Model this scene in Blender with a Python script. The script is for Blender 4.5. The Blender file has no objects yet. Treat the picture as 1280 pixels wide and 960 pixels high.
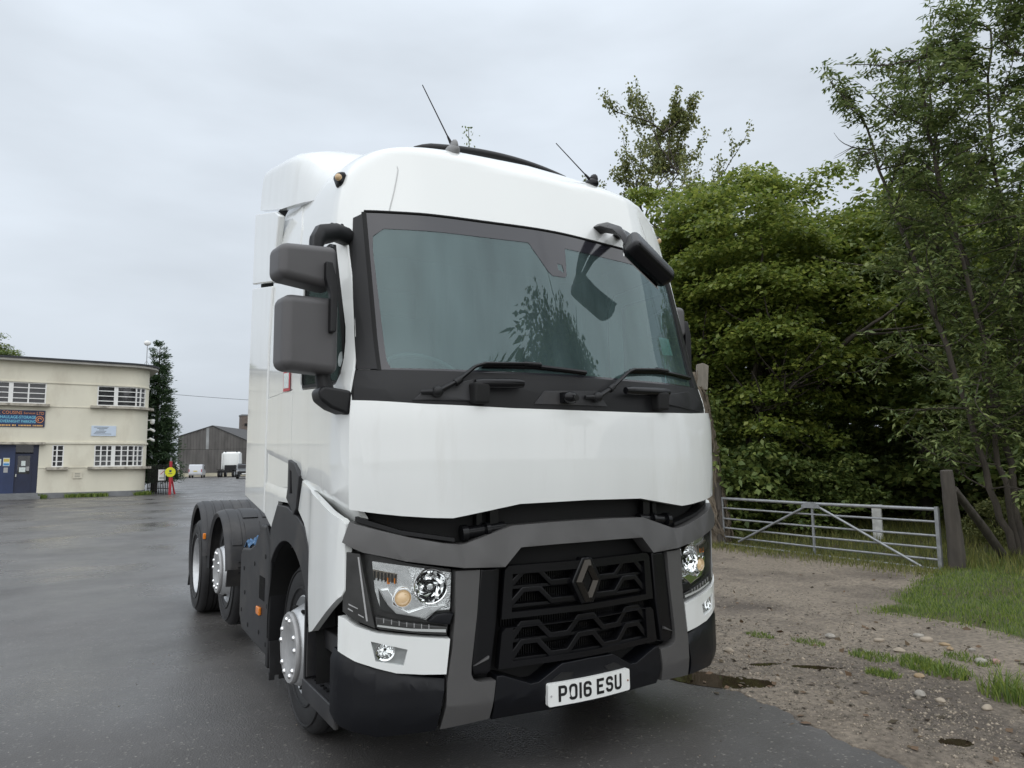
import bpy, bmesh, math, random
import numpy as np
from mathutils import Vector, Matrix

random.seed(7)
RNG = np.random.default_rng(7)
SC = bpy.context.scene
COL = SC.collection
R = math.radians

# ------------------------------------------------------------------ camera
cd = bpy.data.cameras.new("camera")
cam = bpy.data.objects.new("camera", cd)
COL.objects.link(cam)
CP = Vector((-2.3365, -3.115, 1.5877))
YAW, PIT, ROL, FPX = 0.5386, 0.1109, -0.0109, 887.57
fw = Vector((math.sin(YAW) * math.cos(PIT), math.cos(YAW) * math.cos(PIT), math.sin(PIT)))
rt = Vector((math.cos(YAW), -math.sin(YAW), 0))
up = rt.cross(fw)
r2 = math.cos(ROL) * rt + math.sin(ROL) * up
u2 = -math.sin(ROL) * rt + math.cos(ROL) * up
mw = Matrix((r2, u2, -fw)).transposed().to_4x4()
mw.translation = CP
cam.matrix_world = mw
cd.sensor_width = 36.0
cd.lens = FPX / 1280 * 36
cd.clip_start = 0.05
cd.clip_end = 3000
SC.camera = cam

# ------------------------------------------------------------------ sky, sun, exposure
SUN_EL, SUN_AZ = R(48), R(205)          # azimuth from +Y towards +X: behind the photographer
wd = bpy.data.worlds.new("World")
SC.world = wd
wd.use_nodes = True
nt = wd.node_tree
nt.nodes.clear()
def N(t, tree=None, **kw):
    n = (tree or nt).nodes.new(t)
    for k, v in kw.items():
        setattr(n, k, v)
    return n
out = N("ShaderNodeOutputWorld")
bg = N("ShaderNodeBackground")
bg.inputs[1].default_value = 0.095
sky = N("ShaderNodeTexSky", sky_type='NISHITA')
sky.sun_disc = False
sky.sun_elevation = SUN_EL
sky.sun_rotation = SUN_AZ
sky.air_density = 1.5
sky.dust_density = 4.0
tc = N("ShaderNodeTexCoord")
sep = N("ShaderNodeSeparateXYZ")
nt.links.new(tc.outputs["Generated"], sep.inputs[0])
mr = N("ShaderNodeMapRange")            # overcast dome: zenith brighter than the horizon
mr.inputs[1].default_value = -0.02
mr.inputs[2].default_value = 1.0
mr.inputs[3].default_value = 4.9
mr.inputs[4].default_value = 10.5
nt.links.new(sep.outputs[2], mr.inputs[0])
mp = N("ShaderNodeMapping")
mp.inputs["Scale"].default_value = (1.0, 1.0, 3.2)
nt.links.new(tc.outputs["Generated"], mp.inputs[0])
nz = N("ShaderNodeTexNoise")
nz.inputs["Scale"].default_value = 1.6
nz.inputs["Detail"].default_value = 5
nz.inputs["Roughness"].default_value = 0.5
nt.links.new(mp.outputs[0], nz.inputs[0])
mr2 = N("ShaderNodeMapRange")
mr2.inputs[1].default_value = 0.3
mr2.inputs[2].default_value = 0.7
mr2.inputs[3].default_value = 0.80
mr2.inputs[4].default_value = 1.14
nt.links.new(nz.outputs["Fac"], mr2.inputs[0])
mu = N("ShaderNodeMath", operation='MULTIPLY')
nt.links.new(mr.outputs[0], mu.inputs[0])
nt.links.new(mr2.outputs[0], mu.inputs[1])
cl = N("ShaderNodeVectorMath", operation='SCALE')
cl.inputs[0].default_value = (0.865, 0.95, 1.05)
nt.links.new(mu.outputs[0], cl.inputs["Scale"])
hs = N("ShaderNodeHueSaturation")
hs.inputs["Saturation"].default_value = 0.3
nt.links.new(sky.outputs[0], hs.inputs["Color"])
mx = N("ShaderNodeMix", data_type='RGBA')
mx.inputs[0].default_value = 0.9
nt.links.new(hs.outputs[0], mx.inputs[6])
nt.links.new(cl.outputs[0], mx.inputs[7])
nt.links.new(mx.outputs[2], bg.inputs[0])
nt.links.new(bg.outputs[0], out.inputs[0])

sl = bpy.data.lights.new("sun", 'SUN')
sl.energy = 1.75
sl.angle = R(150)
sl.color = (1.0, 0.975, 0.94)
sun = bpy.data.objects.new("sun", sl)
COL.objects.link(sun)
sd = Vector((math.sin(SUN_AZ) * math.cos(SUN_EL), math.cos(SUN_AZ) * math.cos(SUN_EL), math.sin(SUN_EL)))
sun.rotation_euler = sd.to_track_quat('Z', 'Y').to_euler()
sun.location = (-4, -8, 12)

SC.view_settings.view_transform = 'Standard'
SC.view_settings.look = 'None'
SC.view_settings.gamma = 1
SC.view_settings.exposure = 0.40
SC.cycles.max_bounces = 16
SC.cycles.diffuse_bounces = 8
SC.cycles.transmission_bounces = 12
SC.cycles.transparent_max_bounces = 16

# ------------------------------------------------------------------ materials
MATS = {}
def mat(name, col, rough=0.5, metal=0.0, coat=0.0, var=None, bump=None, spec=0.5, emit=None, rvar=None, isl=None, hue=1.0, transl=0.0, coord="Object", col2=None, stretch=None):
    """procedural material. var=(scale, amount[, detail]) value noise; col2=(colour, scale, lo, hi) noise-mixed second colour; bump=(scale, strength, dist)"""
    m = bpy.data.materials.new(name)
    m.use_nodes = True
    t = m.node_tree
    b = t.nodes["Principled BSDF"]
    L = t.links.new
    b.inputs["Roughness"].default_value = rough
    b.inputs["Metallic"].default_value = metal
    b.inputs["Specular IOR Level"].default_value = spec
    b.inputs["Coat Weight"].default_value = coat
    b.inputs["Coat Roughness"].default_value = 0.04
    c4 = (*col, 1)
    b.inputs["Base Color"].default_value = c4
    co = N("ShaderNodeTexCoord", t)
    src = co.outputs[coord]
    if stretch:
        mpn = N("ShaderNodeMapping", t)
        mpn.inputs["Scale"].default_value = stretch
        L(src, mpn.inputs[0])
        src = mpn.outputs[0]
    def noise(scale, detail=4.0, rg=0.55):
        n = N("ShaderNodeTexNoise", t)
        n.inputs["Scale"].default_value = scale
        n.inputs["Detail"].default_value = detail
        n.inputs["Roughness"].default_value = rg
        L(src, n.inputs["Vector"])
        return n.outputs["Fac"]
    cur = None
    if col2:
        c2, s2, lo, hi = col2
        mr_ = N("ShaderNodeMapRange", t)
        mr_.inputs[1].default_value = lo
        mr_.inputs[2].default_value = hi
        L(noise(s2, 6.0, 0.6), mr_.inputs[0])
        mx_ = N("ShaderNodeMix", t, data_type='RGBA')
        mx_.inputs[6].default_value = c4
        mx_.inputs[7].default_value = (*c2, 1)
        L(mr_.outputs[0], mx_.inputs[0])
        cur = mx_.outputs[2]
    if var or isl:
        h = N("ShaderNodeHueSaturation", t)
        if cur is None:
            h.inputs["Color"].default_value = c4
        else:
            L(cur, h.inputs["Color"])
        if var:
            mr_ = N("ShaderNodeMapRange", t)
            mr_.inputs[1].default_value = 0.28
            mr_.inputs[2].default_value = 0.72
            mr_.inputs[3].default_value = 1 - var[1]
            mr_.inputs[4].default_value = 1 + var[1]
            L(noise(var[0], var[2] if len(var) > 2 else 4.0), mr_.inputs[0])
            val = mr_.outputs[0]
        if isl:
            g = N("ShaderNodeNewGeometry", t)
            mi = N("ShaderNodeMapRange", t)
            mi.inputs[3].default_value = 1 - isl
            mi.inputs[4].default_value = 1 + isl
            L(g.outputs["Random Per Island"], mi.inputs[0])
            if var:
                mm = N("ShaderNodeMath", t, operation='MULTIPLY')
                L(val, mm.inputs[0])
                L(mi.outputs[0], mm.inputs[1])
                val = mm.outputs[0]
            else:
                val = mi.outputs[0]
            mh = N("ShaderNodeMapRange", t)
            mh.inputs[3].default_value = 0.5 + isl * 0.05 * hue
            mh.inputs[4].default_value = 0.5 - isl * 0.07 * hue
            L(g.outputs["Random Per Island"], mh.inputs[0])
            L(mh.outputs[0], h.inputs["Hue"])
        L(val, h.inputs["Value"])
        cur = h.outputs[0]
    if cur is not None:
        L(cur, b.inputs["Base Color"])
    if rvar:
        mr_ = N("ShaderNodeMapRange", t)
        mr_.inputs[1].default_value = 0.3
        mr_.inputs[2].default_value = 0.7
        mr_.inputs[3].default_value = max(0.02, rough - rvar[1])
        mr_.inputs[4].default_value = min(1.0, rough + rvar[1])
        L(noise(rvar[0], 5.0), mr_.inputs[0])
        L(mr_.outputs[0], b.inputs["Roughness"])
    if bump:
        bp_ = N("ShaderNodeBump", t)
        bp_.inputs["Strength"].default_value = bump[1]
        bp_.inputs["Distance"].default_value = bump[2] if len(bump) > 2 else 0.01
        L(noise(bump[0], 5.0, 0.65), bp_.inputs["Height"])
        L(bp_.outputs[0], b.inputs["Normal"])
    if emit:
        b.inputs["Emission Color"].default_value = (*emit[0], 1)
        b.inputs["Emission Strength"].default_value = emit[1]
    if transl:
        tr = N("ShaderNodeBsdfTranslucent", t)
        if cur is not None:
            L(cur, tr.inputs[0])
        else:
            tr.inputs[0].default_value = c4
        ms = N("ShaderNodeMixShader", t)
        ms.inputs[0].default_value = transl
        L(b.outputs[0], ms.inputs[1])
        L(tr.outputs[0], ms.inputs[2])
        L(ms.outputs[0], t.nodes["Material Output"].inputs[0])
    MATS[name] = m
    return m

def glass_mat(name, tint, film=0.0, filmcol=(0.6, 0.66, 0.66), ior=1.5, rough=0.0, film_scale=(2.0, 2.0, 0.5), gtint=(1, 1, 1)):
    m = bpy.data.materials.new(name)
    m.use_nodes = True
    t = m.node_tree
    L = t.links.new
    t.nodes.remove(t.nodes["Principled BSDF"])
    o = t.nodes["Material Output"]
    tr = N("ShaderNodeBsdfTransparent", t)
    tr.inputs[0].default_value = (*tint, 1)
    cur = tr.outputs[0]
    if film:
        df = N("ShaderNodeBsdfDiffuse", t)
        df.inputs[0].default_value = (*filmcol, 1)
        co = N("ShaderNodeTexCoord", t)
        mpn = N("ShaderNodeMapping", t)
        mpn.inputs["Scale"].default_value = film_scale
        L(co.outputs["Object"], mpn.inputs[0])
        n1 = N("ShaderNodeTexNoise", t)
        n1.inputs["Scale"].default_value = 2.2
        n1.inputs["Detail"].default_value = 7
        n1.inputs["Roughness"].default_value = 0.6
        L(mpn.outputs[0], n1.inputs["Vector"])
        mr_ = N("ShaderNodeMapRange", t)
        mr_.inputs[1].default_value = 0.3
        mr_.inputs[2].default_value = 0.7
        mr_.inputs[3].default_value = film * 0.55
        mr_.inputs[4].default_value = film * 1.35
        L(n1.outputs["Fac"], mr_.inputs[0])
        ms = N("ShaderNodeMixShader", t)
        L(mr_.outputs[0], ms.inputs[0])
        L(cur, ms.inputs[1])
        L(df.outputs[0], ms.inputs[2])
        cur = ms.outputs[0]
    gl = N("ShaderNodeBsdfGlossy", t)
    gl.inputs["Roughness"].default_value = rough
    gl.inputs[0].default_value = (*gtint, 1)
    fr = N("ShaderNodeFresnel", t)
    fr.inputs[0].default_value = ior
    ms = N("ShaderNodeMixShader", t)
    geo = N("ShaderNodeNewGeometry", t)                   # the inner face of a pane must not mirror totally
    inv = N("ShaderNodeMath", t, operation='SUBTRACT'); inv.inputs[0].default_value = 1.0
    L(geo.outputs["Backfacing"], inv.inputs[1])
    mf = N("ShaderNodeMath", t, operation='MULTIPLY')
    L(fr.outputs[0], mf.inputs[0]); L(inv.outputs[0], mf.inputs[1])
    L(mf.outputs[0], ms.inputs[0])
    L(cur, ms.inputs[1])
    L(gl.outputs[0], ms.inputs[2])
    L(ms.outputs[0], o.inputs[0])
    MATS[name] = m
    return m

M_WHITE = mat("white_paint", (0.75, 0.765, 0.75), 0.38, coat=1.0, var=(1.3, 0.03), spec=0.4, col2=((.66, .665, .64), 3.0, .54, .85), stretch=(2.2, 2.2, .35), rvar=(2.5, .10))
M_BLACK = mat("black_plastic", (0.009, 0.009, 0.010), 0.48, var=(3, 0.15), bump=(260, 0.12, 0.002), spec=.35)
M_GLOSSBLK = mat("gloss_black", (0.005, 0.005, 0.006), 0.26, var=(3, 0.1), spec=.28)
M_BUMPER = mat("bumper_black", (0.0045, 0.005, 0.007), 0.40, var=(2, 0.2), bump=(300, 0.08, 0.002), spec=.3)
M_BEAM = mat("grey_moulding", (0.076, 0.074, 0.073), 0.42, var=(6, 0.06), bump=(200, 0.05, 0.002))
M_MIRROR = mat("grey_housing", (0.085, 0.082, 0.084), 0.5, var=(5, 0.06), bump=(220, 0.08, 0.002))
M_VOID = mat("dark_void", (0.004, 0.004, 0.004), 0.8)
M_RUBBER = mat("tyre_rubber", (0.014, 0.014, 0.015), 0.6, var=(9, 0.35), bump=(90, 0.2, 0.004))
M_STEEL = mat("painted_steel_rim", (0.52, 0.53, 0.54), 0.38, metal=0.55, var=(14, 0.10), rvar=(8, 0.1))
M_CAP = mat("hub_cap_grey", (0.36, 0.36, 0.36), 0.45, metal=0.25, var=(20, 0.12))
M_CHROME = mat("chrome", (0.88, 0.88, 0.88), 0.06, metal=1.0)
M_FACET = mat("faceted_chrome", (0.90, 0.90, 0.90), 0.04, metal=1.0)
M_SPARK = mat("fluted_chrome", (0.88, 0.88, 0.88), 0.12, metal=1.0, bump=(24, 0.8, 0.03))
M_BOWL = mat("bowl_chrome", (0.80, 0.80, 0.80), 0.22, metal=0.85, var=(30, .12))
M_SILVER = mat("satin_silver", (0.42, 0.42, 0.42), 0.3, metal=0.3)
M_LAMPDARK = mat("lamp_housing_dark", (0.035, 0.035, 0.034), 0.3, var=(12, 0.3))
M_AMBER = mat("amber_lens", (0.75, 0.22, 0.02), 0.25, coat=0.3)
M_PROJ = mat("projector_lens", (0.40, 0.31, 0.20), 0.08, coat=1.0, emit=((1.0, 0.66, 0.34), 0.26))
M_PLATE = mat("plate_white", (0.78, 0.79, 0.77), 0.35, coat=0.4, var=(8, 0.03))
M_INK = mat("black_ink", (0.008, 0.008, 0.009), 0.4)
M_DIRTYBLK = mat("worn_black_plastic", (0.020, 0.020, 0.022), 0.5, var=(4, 0.3), bump=(120, 0.15, 0.003), col2=((0.06, 0.055, 0.05), 3.0, 0.5, 0.8))
M_DASH = mat("dashboard", (0.05, 0.055, 0.058), 0.7)
M_CURTAIN = mat("cab_curtain", (0.11, 0.13, 0.13), 0.9, var=(3, 0.15), stretch=(14, 14, 0.6))
M_SEAT = mat("seat_cloth", (0.06, 0.065, 0.07), 0.9, var=(6, 0.2))
M_HEADLIN = mat("headliner", (0.12, 0.125, 0.12), 0.9)
M_GLASS = glass_mat("windscreen_glass", (0.55, 0.68, 0.67), film=0.10, filmcol=(0.36, 0.48, 0.49), gtint=(.78, .95, .97), ior=1.66, film_scale=(2.6, 1.0, 0.45))
M_SIDEGL = glass_mat("side_glass", (0.34, 0.42, 0.39), film=0.04, ior=1.6)
M_LENS = glass_mat("lamp_lens", (0.95, 0.96, 0.96), ior=1.25)
M_SHELL = mat("cab_skin", (0.75, 0.765, 0.75), 0.38, coat=1.0, spec=0.4)
def _two_sided():
    t = M_SHELL.node_tree; b = t.nodes["Principled BSDF"]
    g = N("ShaderNodeNewGeometry", t); d = N("ShaderNodeBsdfDiffuse", t); d.inputs[0].default_value = (.10, .105, .105, 1)
    ms = N("ShaderNodeMixShader", t)
    t.links.new(g.outputs["Backfacing"], ms.inputs[0]); t.links.new(b.outputs[0], ms.inputs[1]); t.links.new(d.outputs[0], ms.inputs[2])
    t.links.new(ms.outputs[0], t.nodes["Material Output"].inputs[0])
_two_sided()
M_RED = mat("red_sticker", (0.45, 0.02, 0.03), 0.4)
M_PAPER = mat("paper", (0.62, 0.68, 0.66), 0.6, var=(60, 0.2))
M_BLUE = mat("blue_cloth", (0.05, 0.12, 0.23), 0.85, var=(30, 0.4), col2=((0.20, 0.29, 0.40), 25, 0.5, 0.7))

# ------------------------------------------------------------------ mesh builder
class B:
    def __init__(s):
        s.bm = bmesh.new()
    def poly(s, pts):
        return s.bm.faces.new([s.bm.verts.new(p) for p in pts])
    def box(s, c, d, rot=None):
        q = bmesh.ops.create_cube(s.bm, size=1.0)
        m = Matrix.Translation(Vector(c)) @ (rot.to_4x4() if rot else Matrix.Identity(4)) @ Matrix.Diagonal((*d, 1))
        bmesh.ops.transform(s.bm, matrix=m, verts=q["verts"])
        return s
    def tube(s, pts, r, n=8, caps=True, flat=1.0):
        pts = [Vector(p) for p in pts]
        rs = r if isinstance(r, (list, tuple)) else [r] * len(pts)
        rings = []
        prev = None
        for i, p in enumerate(pts):
            t = (pts[min(i + 1, len(pts) - 1)] - pts[max(i - 1, 0)]).normalized()
            if prev is None:
                a = t.cross(Vector((0, 0, 1)))
                if a.length < 1e-3:
                    a = t.cross(Vector((1, 0, 0)))
                a.normalize()
            else:
                a = prev - t * prev.dot(t)
                a.normalize()
            prev = a
            b = t.cross(a)
            rings.append([s.bm.verts.new(p + (a * math.cos(2 * math.pi * k / n) + b * flat * math.sin(2 * math.pi * k / n)) * rs[i]) for k in range(n)])
        for i in range(len(rings) - 1):
            for k in range(n):
                s.bm.faces.new([rings[i][k], rings[i][(k + 1) % n], rings[i + 1][(k + 1) % n], rings[i + 1][k]])
        if caps:
            s.bm.faces.new(rings[0][::-1])
            s.bm.faces.new(rings[-1])
        return s
    def lathe(s, prof, c, axis='X', n=48, a0=0.0, a1=2 * math.pi):
        """prof = [(r, along)]"""
        full = abs(a1 - a0 - 2 * math.pi) < 1e-6
        k_n = n if full else n + 1
        rings = []
        c = Vector(c)
        for k in range(k_n):
            a = a0 + (a1 - a0) * k / n
            ring = []
            for r_, h in prof:
                if axis == 'X':
                    v = Vector((h, r_ * math.cos(a), r_ * math.sin(a)))
                elif axis == 'Y':
                    v = Vector((r_ * math.cos(a), h, r_ * math.sin(a)))
                else:
                    v = Vector((r_ * math.cos(a), r_ * math.sin(a), h))
                ring.append(s.bm.verts.new(c + v))
            rings.append(ring)
        m = len(prof)
        for k in range(n):
            q, w = rings[k], rings[(k + 1) % k_n]
            for i in range(m - 1):
                s.bm.faces.new([q[i], q[i + 1], w[i + 1], w[i]])
        bmesh.ops.remove_doubles(s.bm, verts=s.bm.verts[:], dist=1e-5)
        return s
    def prism(s, poly, axis, lo, hi):
        """extrude a 2D polygon: axis X -> (y,z); Y -> (x,z); Z -> (x,y)"""
        def P(a, b, h):
            return (h, a, b) if axis == 'X' else ((a, h, b) if axis == 'Y' else (a, b, h))
        v0 = [s.bm.verts.new(P(a, b, lo)) for a, b in poly]
        v1 = [s.bm.verts.new(P(a, b, hi)) for a, b in poly]
        n = len(poly)
        s.bm.faces.new(v0)
        s.bm.faces.new(v1[::-1])
        for i in range(n):
            s.bm.faces.new([v0[i], v0[(i + 1) % n], v1[(i + 1) % n], v1[i]])
        return s
    def ball(s, c, r, sub=2, scale=(1, 1, 1)):
        q = bmesh.ops.create_icosphere(s.bm, subdivisions=sub, radius=r)
        bmesh.ops.transform(s.bm, matrix=Matrix.Translation(Vector(c)) @ Matrix.Diagonal((*scale, 1)), verts=q["verts"])
        return s
    def bevel(s, w, seg=2, ang=0.5):
        bmesh.ops.recalc_face_normals(s.bm, faces=s.bm.faces[:])
        es = [e for e in s.bm.edges if len(e.link_faces) == 2 and e.calc_face_angle(0) > ang]
        bmesh.ops.bevel(s.bm, geom=es, offset=w, segments=seg, profile=0.5, affect='EDGES', clamp_overlap=True)
        return s
    def obj(s, name, m, parent=None, smooth=50, wn=True, loc=None):
        bmesh.ops.recalc_face_normals(s.bm, faces=s.bm.faces[:])
        return finish(s.bm, name, m, parent, smooth, wn, loc)

def finish(bm, name, m, parent=None, smooth=50, wn=True, loc=None):
    me = bpy.data.meshes.new(name)
    if smooth:
        th = R(smooth)
        for f in bm.faces:
            f.smooth = True
        for e in bm.edges:
            if len(e.link_faces) == 2 and e.calc_face_angle(0) > th:
                e.smooth = False
    bm.to_mesh(me)
    bm.free()
    if m:
        me.materials.append(m)
    o = bpy.data.objects.new(name, me)
    COL.objects.link(o)
    if parent:
        o.parent = parent
    if loc:
        o.location = loc
    if smooth and wn:
        w = o.modifiers.new("wn", 'WEIGHTED_NORMAL')
        w.keep_sharp = True
    return o

def fast_mesh(name, verts, faces, m, parent=None, smooth=False, kind=None):
    """numpy verts (N,3), faces (M,k)"""
    verts = np.asarray(verts, np.float32)
    faces = np.asarray(faces, np.int32)
    me = bpy.data.meshes.new(name)
    k = faces.shape[1]
    me.vertices.add(len(verts))
    me.vertices.foreach_set("co", verts.ravel())
    me.loops.add(faces.size)
    me.loops.foreach_set("vertex_index", faces.ravel())
    me.polygons.add(len(faces))
    me.polygons.foreach_set("loop_start", np.arange(0, faces.size, k, dtype=np.int32))
    me.polygons.foreach_set("loop_total", np.full(len(faces), k, np.int32))
    if smooth:
        me.polygons.foreach_set("use_smooth", np.ones(len(faces), bool))
    me.update(calc_edges=True)
    if m:
        me.materials.append(m)
    o = bpy.data.objects.new(name, me)
    COL.objects.link(o)
    if parent:
        o.parent = parent
    if kind:
        o["kind"] = kind
    return o

def tag(o, label=None, cat=None, group=None, kind=None):
    if label: o["label"] = label
    if cat: o["category"] = cat
    if group: o["group"] = group
    if kind: o["kind"] = kind
    return o

def empty(name, loc=(0, 0, 0), parent=None, rz=0.0):
    o = bpy.data.objects.new(name, None)
    COL.objects.link(o)
    o.location = loc
    o.rotation_euler = (0, 0, rz)
    o.empty_display_size = 0.2
    if parent:
        o.parent = parent
    return o

def thing(name, label, cat, loc=(0, 0, 0), rz=0.0, group=None):
    return tag(empty(name, loc, None, rz), label, cat, group)

def copy_tree(o, parent=None):
    c = o.copy()
    COL.objects.link(c)
    c.parent = parent
    for ch in o.children:
        copy_tree(ch, c)
    return c

def pchip(X, Y, x):
    X = np.asarray(X, float); Y = np.asarray(Y, float)
    h = np.diff(X); d = np.diff(Y) / h
    s = np.zeros(len(X))
    for i in range(1, len(X) - 1):
        if d[i - 1] * d[i] > 0:
            w1, w2 = 2 * h[i] + h[i - 1], h[i] + 2 * h[i - 1]
            s[i] = (w1 + w2) / (w1 / d[i - 1] + w2 / d[i])
    s[0], s[-1] = d[0], d[-1]
    x = np.clip(np.asarray(x, float), X[0], X[-1])
    i = np.clip(np.searchsorted(X, x) - 1, 0, len(h) - 1)
    t = (x - X[i]) / h[i]
    return ((1 + 2 * t) * (1 - t) ** 2 * Y[i] + t * (1 - t) ** 2 * h[i] * s[i] + t * t * (3 - 2 * t) * Y[i + 1] + t * t * (t - 1) * h[i] * s[i + 1])
# ------------------------------------------------------------------ lorry surfaces (metres, lorry front centre at the origin, cab behind at +Y)
_BX = [-.75, -.45, 0, .45, .75, .95, 1.1, 1.2, 1.235, 1.25]
_BY = [.125, .09, .05, .09, .125, .18, .235, .305, .36, .46]
_UU = [-.75, -.45, 0, .45, .75, .95, 1.1, 1.2, 1.265, 1.366, 3.2]
_UX = [-.75, -.45, 0, .45, .75, .95, 1.1, 1.2, 1.235, 1.25, 1.2501]
_UY = [.125, .09, .05, .09, .125, .18, .235, .305, .36, .46, 2.294]
def base_y(x):
    x = np.abs(np.asarray(x, float))
    return np.where(x > 1.25, .46 + (x - 1.25) * 20, pchip(_BX, _BY, np.minimum(x, 1.25)))
def lean(x, z):
    z = np.asarray(z, float)
    return np.where(z > 1.95, (z - 1.95) * .27 + .03 * np.minimum(1, (z - 1.95) * 4) * np.minimum(1.3, (np.asarray(x) / 1.07) ** 2), 0.0)
def front_y(x, z):
    return base_y(x) + lean(x, z)
_HY = [0, .3, .46, .585, .8, 1.0, 1.5, 2.05, 2.8]
_HZ = [3.1, 3.25, 3.38, 3.485, 3.56, 3.60, 3.67, 3.75, 3.83]
_WD = [0, .02, .05, .1, .16, .25, .4, .6, 1.0, 1.6, 4]
_WW = [0, .50, .75, .93, 1.03, 1.12, 1.185, 1.22, 1.243, 1.25, 1.25]
def roof_z(y):
    return pchip(_HY, _HZ, y)
def side_w(y, z):
    d = roof_z(y) - z
    return np.where(d < 0, d * 5, pchip(_WD, _WW, np.maximum(0, d)))
def g_cab(x, y, z):
    a = front_y(x, z) - y
    b = np.abs(x) - side_w(y, z)
    k = .02
    h = np.clip(.5 + .5 * (a - b) / k, 0, 1)
    return b + (a - b) * h + k * h * (1 - h)
def side_x(y, z):
    """half width of the cab at depth y and height z"""
    y, z = np.broadcast_arrays(np.asarray(y, float), np.asarray(z, float))
    lo = np.zeros(y.shape); hi = np.full(y.shape, 1.5)
    for _ in range(40):
        m = (lo + hi) / 2
        i = g_cab(m, y, z) <= 0
        lo = np.where(i, m, lo); hi = np.where(i, hi, m)
    return lo
def front_pt(u, z, off=0.0):
    u = np.asarray(u, float); a = np.abs(u); s = np.where(u < 0, -1.0, 1.0)
    e = 1e-3
    x, y = pchip(_UU, _UX, a), pchip(_UU, _UY, a)
    tx, ty = pchip(_UU, _UX, a + e) - pchip(_UU, _UX, a - e), pchip(_UU, _UY, a + e) - pchip(_UU, _UY, a - e)
    n = np.hypot(tx, ty); nx, ny = ty / n, -tx / n
    return np.stack([s * (x + nx * off), y + ny * off + lean(x, z), np.broadcast_to(z, a.shape)], -1)
def side_map(sgn):
    def f(a, d, z, off):
        x = side_x(a, z) + off - d
        return np.stack([sgn * x, a, z], -1)
    return f
def front_map(a, d, z, off):
    return front_pt(a, z, off - d)

def patch(name, poly, m, parent, off=0.0, thick=.02, bev=.004, holes=(), mapper=front_map, su=.07, sz=None, seg=2, chamfer=None, smooth=50):
    """a panel cut to an outline given in surface coordinates (across, up), with real thickness and rounded rims, laid on the lorry's curved skin"""
    bm = bmesh.new()
    es = []
    for loop in [poly, *holes]:
        vs = [bm.verts.new((a, 0, z)) for a, z in loop]
        es += [bm.edges.new((vs[i], vs[(i + 1) % len(vs)])) for i in range(len(vs))]
    bmesh.ops.triangle_fill(bm, use_beauty=True, use_dissolve=False, edges=es)
    A = [p[0] for p in poly]; Z = [p[1] for p in poly]
    def cut(lo, hi, st, ax):
        k = max(1, int(math.ceil((hi - lo) / st)))
        for i in range(1, k):
            v = lo + (hi - lo) * i / k
            co = (v, 0, 0) if ax == 0 else (0, 0, v)
            no = (1, 0, 0) if ax == 0 else (0, 0, 1)
            bmesh.ops.bisect_plane(bm, geom=bm.verts[:] + bm.edges[:] + bm.faces[:], dist=1e-6, plane_co=co, plane_no=no)
    if su: cut(min(A), max(A), su, 0)
    if sz: cut(min(Z), max(Z), sz, 2)
    fs = bm.faces[:]
    for f in fs:
        f.normal_update()
    fl = [f for f in fs if f.normal.y > 0]
    if fl: bmesh.ops.reverse_faces(bm, faces=fl)
    be = [e for e in bm.edges if len(e.link_faces) == 1]
    back = {v: bm.verts.new((v.co.x, thick, v.co.z)) for v in bm.verts[:]}
    for f in fs:
        bm.faces.new([back[v] for v in reversed(f.verts)])
    for e in be:
        a, b = e.verts
        try: bm.faces.new([b, a, back[a], back[b]])
        except ValueError: pass
    bmesh.ops.recalc_face_normals(bm, faces=bm.faces[:])
    if bev:
        ee = [e for e in bm.edges if len(e.link_faces) == 2 and e.calc_face_angle(0) > .6 and max(v.co.y for v in e.verts) < thick * .5]
        bmesh.ops.bevel(bm, geom=ee, offset=bev, segments=seg, profile=.5, affect='EDGES', clamp_overlap=True)
    vs = bm.verts[:]
    co = np.array([v.co[:] for v in vs])
    off_ = off + (chamfer(co[:, 0], co[:, 2]) if chamfer else 0.0)
    P = mapper(co[:, 0], co[:, 1], co[:, 2], off_)
    for v, p in zip(vs, P):
        v.co = p
    bmesh.ops.recalc_face_normals(bm, faces=bm.faces[:])
    return finish(bm, name, m, parent, smooth)

def mir(poly): return [(-a, z) for a, z in poly]
def both(name, poly, *a, holes=(), **k):
    o1 = patch(name, poly, *a, holes=holes, **k)
    o2 = patch(name, mir(poly), *a, holes=[mir(h) for h in holes], **k)
    return o1, o2

def arc(cx, cz, r, a0, a1, n=16, rz=None):
    return [(cx + r * math.cos(R(a0 + (a1 - a0) * i / n)), cz + (rz or r) * math.sin(R(a0 + (a1 - a0) * i / n))) for i in range(n + 1)]
def circle(cx, cz, r, n=24, rz=None):
    return arc(cx, cz, r, 0, 360 - 360 / n, n - 1, rz)
def rrect(x0, x1, z0, z1, r, n=4):
    return arc(x1 - r, z1 - r, r, 0, 90, n) + arc(x0 + r, z1 - r, r, 90, 180, n) + arc(x0 + r, z0 + r, r, 180, 270, n) + arc(x1 - r, z0 + r, r, 270, 360, n)

T = thing("tractor_lorry", "large white three axle tractor lorry with grey and black bumper parked on wet tarmac", "lorry")

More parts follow.
